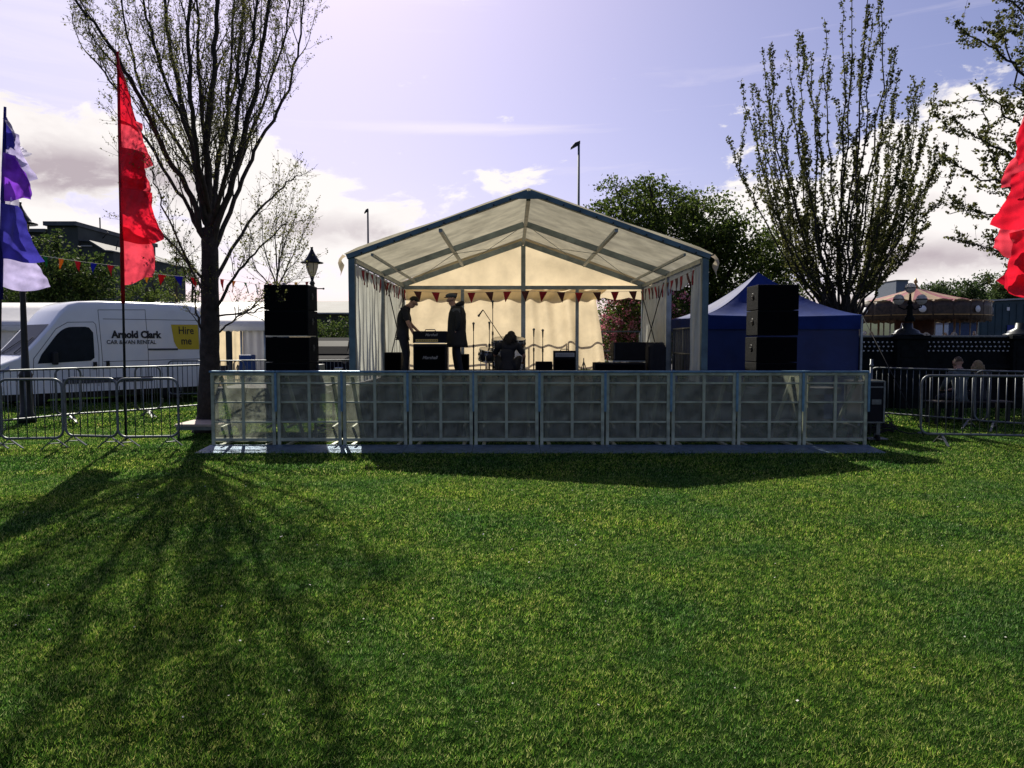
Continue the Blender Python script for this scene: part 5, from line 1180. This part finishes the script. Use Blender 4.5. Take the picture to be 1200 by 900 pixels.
# ---------------------------------------------------------------- blue gazebo
def gazebo():
    Y0 = 14.45; xa = at(825, 370, Y0).x; xb = at(1010, 367, Y0).x; cx = (xa+xb)/2; D = 3.0; o = (cx, Y0+1.5, 0); t = thing('blue_gazebo', 'blue pop up gazebo with closed dark walls behind the right loudspeaker stack', 'gazebo', o); zc = 2.12; zp = 3.06; pk = V((cx, Y0+1.5, zp))
    cs = [V((xa, Y0, zc)), V((xb, Y0, zc)), V((xb, Y0+D, zc)), V((xa, Y0+D, zc))]
    for i in range(4):
        a, b = cs[i], cs[(i+1) % 4]
        def f(u, v):
            e = a.lerp(b, u); q = e.lerp(pk, v); z = zc+(zp-zc)*(v**1.75*.72+.28*v)-.10*math.sin(math.pi*u)*(1-v)*v*2-.03*math.sin(math.pi*u)*(1-v); return V((q.x, q.y, z+.008*math.sin(u*26)*math.sin(3*v)))
        MB(o).grid(20, 14, f).build('roof_panel', M_bluetent, t)
        n = (b-a).cross(V((0, 0, 1))).normalized(); 
        MB(o).grid(20, 3, lambda u, v: a.lerp(b, u)+n*.012+V((0, 0, -.03*math.sin(math.pi*u)*(1-v)-.27*v-.005))).build('valance', M_bluetent, t)
        if i != 2: MB(o).grid(40, 6, lambda u, v: a.lerp(b, .01+.98*u)-n*(.03+.02*math.sin(u*40)*v)+V((0, 0, -.25-(zc-.30)*v))).build('wall_panel', M_bluewall, t)
        MB(o).box(a.x-.02, a.x+.02, a.y-.02, a.y+.02, 0, zc-.02).build('leg', M_alu, t)
    m = MB(o); m.tube([(xb+.02, Y0, 2.08), at(1083, 505, 12.6)*1.0], .006, 5) if 0 else m.tube([V((xb, Y0-.02, 2.1)), V((at(1083, 505, 12.7).x, 12.7, .02))], .007, 5); m.build('guy_rope', M_rub, t)
gazebo()

# ---------------------------------------------------------------- flight case right of the barrier
def flight_case():
    Y = 12.1; a = at(1010, 470, Y).x; b = at(1036, 470, Y).x; o = ((a+b)/2, Y, 0); t = thing('wheeled_flight_case', 'black flight case with metal edges and castors beside the right end barrier', 'flight case', o); z0 = .32; z1 = at(1020, 447, Y).z
    W = (b-a)/2
    MB().box(-W, W, 0, .6, z0, z1).build('case', M_tolex, t, bevel=.01)
    m = MB()
    for x in (-W, W):
        for y in (0, .6): m.box(x-.014, x+.014, y-.014, y+.014, z0-.005, z1+.005)
    for z in (z0, z1-.09, z1): m.box(-W+.015, W-.015, -.013, -.002, z-.012, z+.012); m.box(W+.002, W+.013, .016, .584, z-.012, z+.012)
    m.build('metal_edging', M_steel, t); MB().box(-.02, .13, -.012, -.003, (z0+z1)/2-.04, (z0+z1)/2+.04).build('label_dish', M_steel, t)
    for x in (-W+.05, W-.05):
        for y in (.08, .52): w = MB().lathe([(.055, -.02), (.055, .02)], (x, y, .055), 14, (1, 0, 0)).build('castor', M_rub, t); MB().box(x-.03, x+.03, y-.02, y+.02, .112, z0-.001).build('castor_fork', M_steel, w)
    o = at(1040, 505, 11.9); t = thing('cable_ramp', 'small steel base plate lying on the shaded grass by the flight case', 'base plate', (at(1036, 510, 12).x, 12.3, 0)); MB().box(-.16, .16, -.12, .12, .03, .045).build('plate', M_steel, t); MB().tube([(0, 0, .045), (0, 0, .12)], .025, 8).build('spigot', M_steel, t)
    t = thing('scaffold_pole', 'short upright steel pole standing behind the flight case', 'pole', (at(1021, 440, 12.9).x, 12.9, 0)); MB().tube([(0, 0, 0), (0, 0, at(1021, 421, 12.9).z)], .025, 8).build('tube', M_steel, t); MB().lathe([(.035, 0), (.035, .05)], (0, 0, at(1021, 430, 12.9).z), 8).build('coupler', M_steel, t)
flight_case()

# ---------------------------------------------------------------- right wall, triple lamp
M_iwall = mat('black_ironwork', (.010, .012, .012), .9, 0, spec=.1, scale=8, var=.4, bump=.3, bscale=20)
def parapet():
    Y = 18.3; X = lambda x: at(x, 400, Y).x; o = (X(1110), Y, 0); t = thing('iron_parapet', 'black cast iron parapet wall with rows of bosses coloured pale for sun glints along the right side', 'wall', o); zt = at(1100, 393, Y).z
    MB(o).box(X(1005), X(1400), Y+.02, Y+.30, 0, 1.0).build('base_wall', M_iwall, t)
    m = MB(o); m.box(X(1005), X(1400), Y+.06, Y+.24, 1.002, zt-.05); m.build('panel', M_iwall, t)
    m = MB(o); m.box(X(1005), X(1400), Y-.02, Y+.32, zt-.048, zt); m.build('coping', mat('pale_coping', (.16, .17, .17), .45, .5), t, bevel=.01)  # coping coloured paler than the ironwork below
    m = MB(o); m.box(X(1005), X(1400), Y-.05, Y+.05, .96, 1.06); m.box(X(1005), X(1400), Y-.03, Y+.05, .80, .84); m.build('moulding', M_iwall, t, bevel=.01)
    m = MB(o); x = X(1013)
    while x < X(1400):
        px = 600+x*F/Y
        if not (1047 < px < 1084 or 1189 < px < 1215):
            for r in range(3): m.sphere((x+(.03 if r % 2 else 0), Y+.03, 1.60-.105*r), .022, 8, 1, 1.6, 1)
        x += .112
    m.build('bosses', mat('boss_glint_paint', (.75, .75, .72), .4, 0), t)  # pale colour paints the sun's highlights onto the iron bosses
    for k, cxp in enumerate((1066, 1201)):
        c = X(cxp); q = thing('parapet_pier', ['black parapet pier carrying the triple globe lamp', 'black parapet pier at the right edge of the frame'][k], 'pier', (c, Y, 0), 0, 'piers of the iron parapet')
        m = MB(); m.box(-.36, .36, -.14, .45, 0, 1.66); m.box(-.42, .42, -.20, .51, 1.67, 1.76); m.build('pier_block', M_iwall, q, bevel=.015)
        m = MB(); m.lathe([(.38, 0), (.38, .03), (.30, .05), (.27, .11), (.14, .17), (.12, .30)], (0, .15, 1.765), 20); m.build('pier_cap', mat('pier_cap_iron', (.03, .035, .036), .35, .6), q)
        m = MB()
        for i in range(4): m.box(-.28+.001*i, .28, -.155, -.141, .25+i*.33, .5+i*.33)
        m.build('pier_panels', M_iwall, q, bevel=.01)
    c = X(1069); zb = 2.10; q = thing('triple_globe_lamp', 'black iron lamp with three white glass globes on the parapet pier', 'street lamp', (c, Y+.15, zb))
    top = at(1069.5, 337, Y).z-zb; sidez = at(1069, 350.5, Y).z-zb; dx = at(1083, 350, Y).x-at(1069.5, 350, Y).x
    m = MB(); m.lathe([(.12, 0), (.12, .08), (.07, .14), (.06, .3), (.09, .34), (.05, .4), (.035, sidez-.12), (.06, sidez-.1), (.03, sidez), (.022, top-.14), (.05, top-.13)], n=12); m.build('column', M_iwall, q)
    for s in (-1, 0, 1):
        z = top if s == 0 else sidez; x = s*dx
        if s: MB().tube([(0, 0, sidez-.20), (x*.5, 0, sidez-.24), (x, 0, sidez-.18), (x, 0, sidez-.13)], .016, 7).build('arm', M_iwall, q)
        g = MB().sphere((x, 0, z), .125, 18).build('globe', mat('white_globe', (.95, .93, .9), .4, trans=.75, var=.05), q); MB().lathe([(.128, -.012), (.131, 0), (.128, .012)], (x, 0, z), 18).build('band', M_iwall, g)
parapet()

# ---------------------------------------------------------------- fairground roundabout
def carousel():
    Y = 46; cxp = 1072; X = lambda x: at(x, 370, Y).x; cx = X(cxp); o = (cx, Y, 0); t = thing('carousel', 'fairground carousel with a pink and cream roof and ornate brown boards beyond the parapet', 'carousel', o); Rr = 3.9; Z = lambda y: at(1070, y, Y).z
    ze, za, zb = Z(357), Z(337), Z(377); M_p1 = mat('carousel_pink', (.36, .13, .13), .6, trans=.1); M_p2 = mat('carousel_cream', (.40, .29, .17), .6, trans=.1); M_br = mat('carousel_brown', (.055, .032, .018), .5, scale=6, var=.7); M_go = mat('carousel_gold', (.32, .20, .07), .4, .4)  # carousel colours lowered, its shade is put into the paint
    n = 24
    for k, mm in ((0, M_p1), (1, M_p2)):
        m = MB(o)
        for i in range(k, n, 2):
            a0, a1 = 2*math.pi*i/n, 2*math.pi*(i+1)/n
            m.grid(2, 5, lambda u, v: V((cx+Rr*(1-v)*math.cos(a0+(a1-a0)*u), Y+Rr*(1-v)*math.sin(a0+(a1-a0)*u), ze+(za-ze)*(v*.75+.25*v*v)-.05*math.sin(math.pi*u)*(1-v))))
        m.build('roof_stripes', mm, t)
    m = MB(o); m.lathe([(.12, 0), (.15, .1), (.05, .25), (.12, .35), (.02, .6)], (cx, Y, za-.02), 12); m.build('finial', M_go, t)
    m = MB(o)
    for i in range(n):
        a0, a1 = 2*math.pi*i/n, 2*math.pi*(i+1)/n; p, q = V((cx+(Rr+.06)*math.cos(a0), Y+(Rr+.06)*math.sin(a0), 0)), V((cx+(Rr+.06)*math.cos(a1), Y+(Rr+.06)*math.sin(a1), 0))
        m.grid(6, 3, lambda u, v: p.lerp(q, u)+V((0, 0, (zb+.05*math.sin(u*9.4))*(1-v)+(ze+.02+.14*math.sin(math.pi*u))*v)))
    m.build('rounding_boards', M_br, t, solid=.04)
    m = MB(o); m2 = MB(o)
    for i in range(n):
        a = 2*math.pi*(i+.5)/n; c = V((cx+(Rr+.10)*math.cos(a), Y+(Rr+.10)*math.sin(a), (zb+ze)/2+.1)); m.lathe([(.19, 0), (.19, .03)], c, 12, (math.cos(a), math.sin(a), 0)) if i % 3 == 1 else None
        b = V((cx+(Rr+.09)*math.cos(a), Y+(Rr+.09)*math.sin(a), ze+.08)); d = V((-math.sin(a), math.cos(a), 0)); m2.bar(b-d*.48, b+d*.48, .03, .05); m2.bar(b-d*.48-V((0, 0, .8)), b+d*.48-V((0, 0, .8)), .03, .05)
    m.build('mirrors', M_whitet, t); m2.build('gilt_mouldings', M_go, t)
    m = MB(o); m.lathe([(Rr, .5), (Rr+.1, .62), (Rr+.1, .7), (Rr-.05, .7)], (cx, Y, 0), 32); m.build('platform', mat('platform_wood', (.12, .08, .05), .7), t)
    m = MB(o); m.lathe([(1.1, .7), (1.1, zb+.2)], (cx, Y, 0), 16); m.build('centre_drum', mat('centre_drum_paint', (.06, .03, .022), .7, scale=3, var=.6), t)
    # horses on poles
    J = {'rump': ((-.42, 0, 0), .20), 'belly': ((0, 0, -.02), .20), 'chest': ((.36, 0, .04), .19), 'neck': ((.56, 0, .32), .11), 'poll': ((.66, 0, .54), .085), 'muzzle': ((.90, 0, .38), .05), 'tail1': ((-.62, 0, .02), .04), 'tail2': ((-.72, 0, -.36), .03),
         'f1': ((.52, .1, -.28), .055), 'f2': ((.70, .1, -.42), .03), 'f3': ((.52, .1, -.62), .03), 'g1': ((.44, -.1, -.28), .055), 'g2': ((.56, -.1, -.52), .03), 'g3': ((.36, -.1, -.66), .03), 'h1': ((-.48, .1, -.30), .07), 'h2': ((-.66, .1, -.50), .035), 'h3': ((-.60, .1, -.78), .03), 'i1': ((-.40, -.1, -.30), .07), 'i2': ((-.56, -.1, -.52), .035), 'i3': ((-.44, -.1, -.78), .03)}
    E = [('rump', 'belly'), ('belly', 'chest'), ('chest', 'neck'), ('neck', 'poll'), ('poll', 'muzzle'), ('rump', 'tail1'), ('tail1', 'tail2'), ('chest', 'f1'), ('f1', 'f2'), ('f2', 'f3'), ('chest', 'g1'), ('g1', 'g2'), ('g2', 'g3'), ('rump', 'h1'), ('h1', 'h2'), ('h2', 'h3'), ('rump', 'i1'), ('i1', 'i2'), ('i2', 'i3')]
    hm = [mat('horse_white', (.6, .57, .5), .4), mat('horse_dark', (.16, .10, .07), .4)]; proto = skin('carousel_horse', {k: (V(a), r) for k, (a, r) in J.items()}, E, hm[0], t, 1, 1)
    for i in range(18):
        a = 2*math.pi*i/18; h = proto if i == 0 else proto.copy()
        if i: C.objects.link(h); h.parent = t
        z = 1.45+.25*math.sin(i*2.3); rr = 3.3 if i % 2 else 2.4; h.location = (rr*math.cos(a), rr*math.sin(a), z); h.rotation_euler = (0, 0, a+math.pi/2)
        p = MB(o); p.tube([(cx+rr*math.cos(a), Y+rr*math.sin(a), .7), (cx+rr*math.cos(a), Y+rr*math.sin(a), zb+.3)], .04, 6); p.build('pole', mat('shaded_brass', (.26, .22, .16), .5, .3), t)  # brass darkened in colour to stand for shade under the roof
carousel()
def shed():
    Y = 60; X = lambda x: at(x, 370, Y).x; Z = lambda y: at(1170, y, Y).z; o = (X(1180), Y, 0); t = thing('blue_green_shed', 'long dark blue green shed with a pale roof edge at the right beyond the parapet', 'shed', o)
    M_sh = mat('teal_cladding', (.022, .055, .070), .6, scale=1, var=.3); a, b = X(1147), X(1330)
    MB(o).prism([(a, Y, 0), (b, Y, 0), (b, Y, Z(345)), (a, Y, Z(354))], (0, 8, 0)).build('wall', M_sh, t)
    MB(o).prism([(a-.1, Y-.25, Z(353.6)), (b, Y-.25, Z(344.6)), (b, Y-.25, Z(342.6)), (a-.1, Y-.25, Z(352))], (0, 8.6, 0)).build('roof_edge', M_pale, t)
    m = MB(o); x = a+.2
    while x < b: m.box(x, x+.06, Y-.05, Y-.004, .3, Z(356)); x += .55
    m.build('cladding_ribs', M_sh, t)
    MB(o).box(X(1180), X(1330), Y-.12, Y-.055, 0.4, Z(381)).build('blue_panel', mat('royal_blue_board', (.01, .03, .20), .5), t); MB(o).box(X(1153), X(1160), Y-.10, Y-.055, Z(366), Z(359)).build('window', M_glassd, t)
    MB(o).box(X(1179), X(1182), Y-.10, Y-.055, Z(364), Z(360)).build('floodlight', M_whitet, t); MB(o).box(X(1190), X(1193), Y-.2, Y+.3, Z(344)+.05, Z(343)+.45).build('roof_vent', M_pale, t)
    o = (X(1135), 50, 0); t = thing('fairground_stall', 'small blue and white fairground stall right of the carousel', 'stall', o)
    MB(o).box(at(1112, 370, 50).x, at(1146, 370, 50).x, 50, 52, 0, at(1130, 378, 50).z).build('cabin', mat('stall_blue', (.015, .05, .14), .5), t); MB(o).box(at(1111, 370, 50).x, at(1147, 370, 50).x, 49.6, 52.2, at(1130, 377.8, 50).z, at(1130, 372, 50).z).build('fascia', M_pale if 0 else mat('stall_fascia', (.12, .09, .05), .5, var=.6, scale=2), t)
    MB(o).box(at(1118, 370, 50).x, at(1128, 370, 50).x, 49.9, 49.99, .9, 1.6).build('counter', M_whitet, t)
shed()
def tower_block():
    Y = 150; X = lambda x: at(x, 340, Y).x; Z = lambda y: at(1055, y, Y).z; o = (X(1056), Y, 0); t = thing('distant_tower', 'small grey blue tower block rising behind the carousel roof', 'building', o)
    MB(o).box(X(1050), X(1064), Y, Y+8, 0, Z(329)).build('wall', mat('grey_render', (.16, .19, .24), .8), t)
    MB(o).box(X(1049.5), X(1064.5), Y-.3, Y+8.3, Z(329)+.02, Z(328)).build('roof', M_slate, t)
tower_block()

# ---------------------------------------------------------------- feather flags
def feather(label, foot, tip, tiers, sleeve, group='tall feather flags on poles', sgn=1):
    """foot, tip world points; tiers: list of (t_top, t_bot, outer pixel list, colour)"""
    foot, tip = V(foot), V(tip); o = foot.copy(); t = thing('feather_flag', label, 'flag', o, 0, group)
    MB(o).tube([foot, foot.lerp(tip, .5), tip], [.022, .017, .010], 8).build('pole', M_black, t)
    st = sleeve[1]; MB(o).tube([foot.lerp(tip, st), foot.lerp(tip, (st+1)/2), tip+V((0, 0, .02))], [.032, .030, .018], 8).build('sleeve', sleeve[0], t)
    for i, (pt, pb, dt, db, m_) in enumerate(tiers):
        # pt,pb: points on the pole (upper, lower); dt, db: outer corners
        pt, pb, dt, db = map(V, (pt, pb, dt, db)); m = MB(o); ph = rng.uniform(0, 6)
        def f(u, v):
            q = pt.lerp(pb, v).lerp(dt.lerp(db, v), u); w = math.sin(u*4.5+v*2+ph)*.08*u+math.sin(u*8-v*3+ph*2)*.03*u+.04*math.sin(v*6+ph)*u
            return q+V((.018*math.sin(v*6+ph)*u*sgn, w, .035*math.sin(u*5+ph)*v-.02*math.sin(math.pi*u)*v))+V((0, .014*math.sin(u*19+v*11+ph)*u+.010*math.sin(v*27-u*9+ph*3)*u, .006*math.sin(v*22+ph)))
        m.grid(34, 34, f); m.build('flag_tier', m_, t)
    return t
def flag_cloth(n, c): return mat('flag_'+n, c, .55, scale=5, var=.3, trans=.55, bump=.5, bscale=9)
F_red = flag_cloth('red', (.78, .015, .04)); F_red2 = flag_cloth('crimson', (.55, .008, .03)); F_pk = flag_cloth('rose', (.85, .07, .11)); F_lil = flag_cloth('lilac', (.50, .45, .72)); F_blue = flag_cloth('blue', (.045, .04, .32)); F_pur = flag_cloth('purple', (.22, .05, .60)); F_wht = flag_cloth('white', (.62, .60, .74))
Yr = 12.3
def rp(x, y, dy=0): return at(x, y, Yr+dy)
foot = rp(148, 522); foot.z = 0; tip = rp(138, 62)
def pole_at(y, px0=138, py0=62, px1=148, py1=522): return px0+(px1-px0)*(y-py0)/(py1-py0)
feather('tall red feather flag of overlapping tiers in front of the van', foot, tip,
        [(rp(138, 66), rp(139, 142), rp(141, 78), rp(168, 157), F_red), (rp(139, 138, .05), rp(140.5, 190), rp(164, 144, .1), rp(175, 194, .1), F_pk), (rp(140, 172, -.06), rp(141, 226), rp(168, 178, -.1), rp(170, 222, -.1), F_red2), (rp(140.5, 200, .09), rp(142, 246), rp(172, 200, .12), rp(179, 236, .12), F_pk),
         (rp(141, 220, -.09), rp(143, 284), rp(176, 226, -.15), rp(187, 280, -.15), F_red), (rp(142, 262, .03), rp(144, 332), rp(176, 268, .05), rp(183, 326, .05), F_pk)], (F_red2, .36))
Yp = 11.0
def pp(x, y, dy=0): return at(x, y, Yp+dy)
foot = pp(-4, 520); foot.z = 0
feather('purple blue and white feather flag at the left edge', foot, pp(6, 127),
        [(pp(5, 132), pp(4, 172), pp(9, 140), pp(24, 178), F_blue), (pp(4, 150, .05), pp(2, 205), pp(20, 158, .1), pp(36, 208, .1), F_lil), (pp(3, 168, .12), pp(1, 200), pp(18, 168, .3), pp(44, 180, .5), F_wht), (pp(3, 178, -.06), pp(0, 232), pp(20, 182, -.1), pp(42, 236, -.1), F_pur),
         (pp(2, 210, .03), pp(-2, 268), pp(14, 212, .06), pp(36, 276, .06), F_wht), (pp(1, 238, -.08), pp(-2, 305), pp(22, 242, -.14), pp(48, 304, -.14), F_blue), (pp(0, 278, .02), pp(-3, 335), pp(34, 288, .04), pp(55, 338, .04), F_lil)], (F_blue, .45))
Yq = 9.2
def qp(x, y, dy=0): return at(x, y, Yq+dy)
foot = qp(1212, 560); foot.z = 0
feather('bright red feather flag with curling tiers at the right edge', foot, qp(1222, 95),
        [(qp(1220, 110), qp(1218, 190), qp(1200, 125), qp(1186, 196), F_red), (qp(1219, 150, .06), qp(1217, 225), qp(1196, 170, .1), qp(1166, 222, .15), F_pk), (qp(1218, 195, -.06), qp(1216, 265), qp(1188, 205, -.12), qp(1170, 262, -.2), F_red), (qp(1217, 235, .05), qp(1215, 305), qp(1186, 246, .1), qp(1165, 294, .15), F_pk),
         (qp(1216, 265, -.08), qp(1214, 345), qp(1190, 272, -.1), qp(1180, 340, -.2), F_red), (qp(1216, 300, .04), qp(1214, 350), qp(1190, 300, .1), qp(1165, 326, .15), F_red2)], (F_red2, .40), sgn=-1)
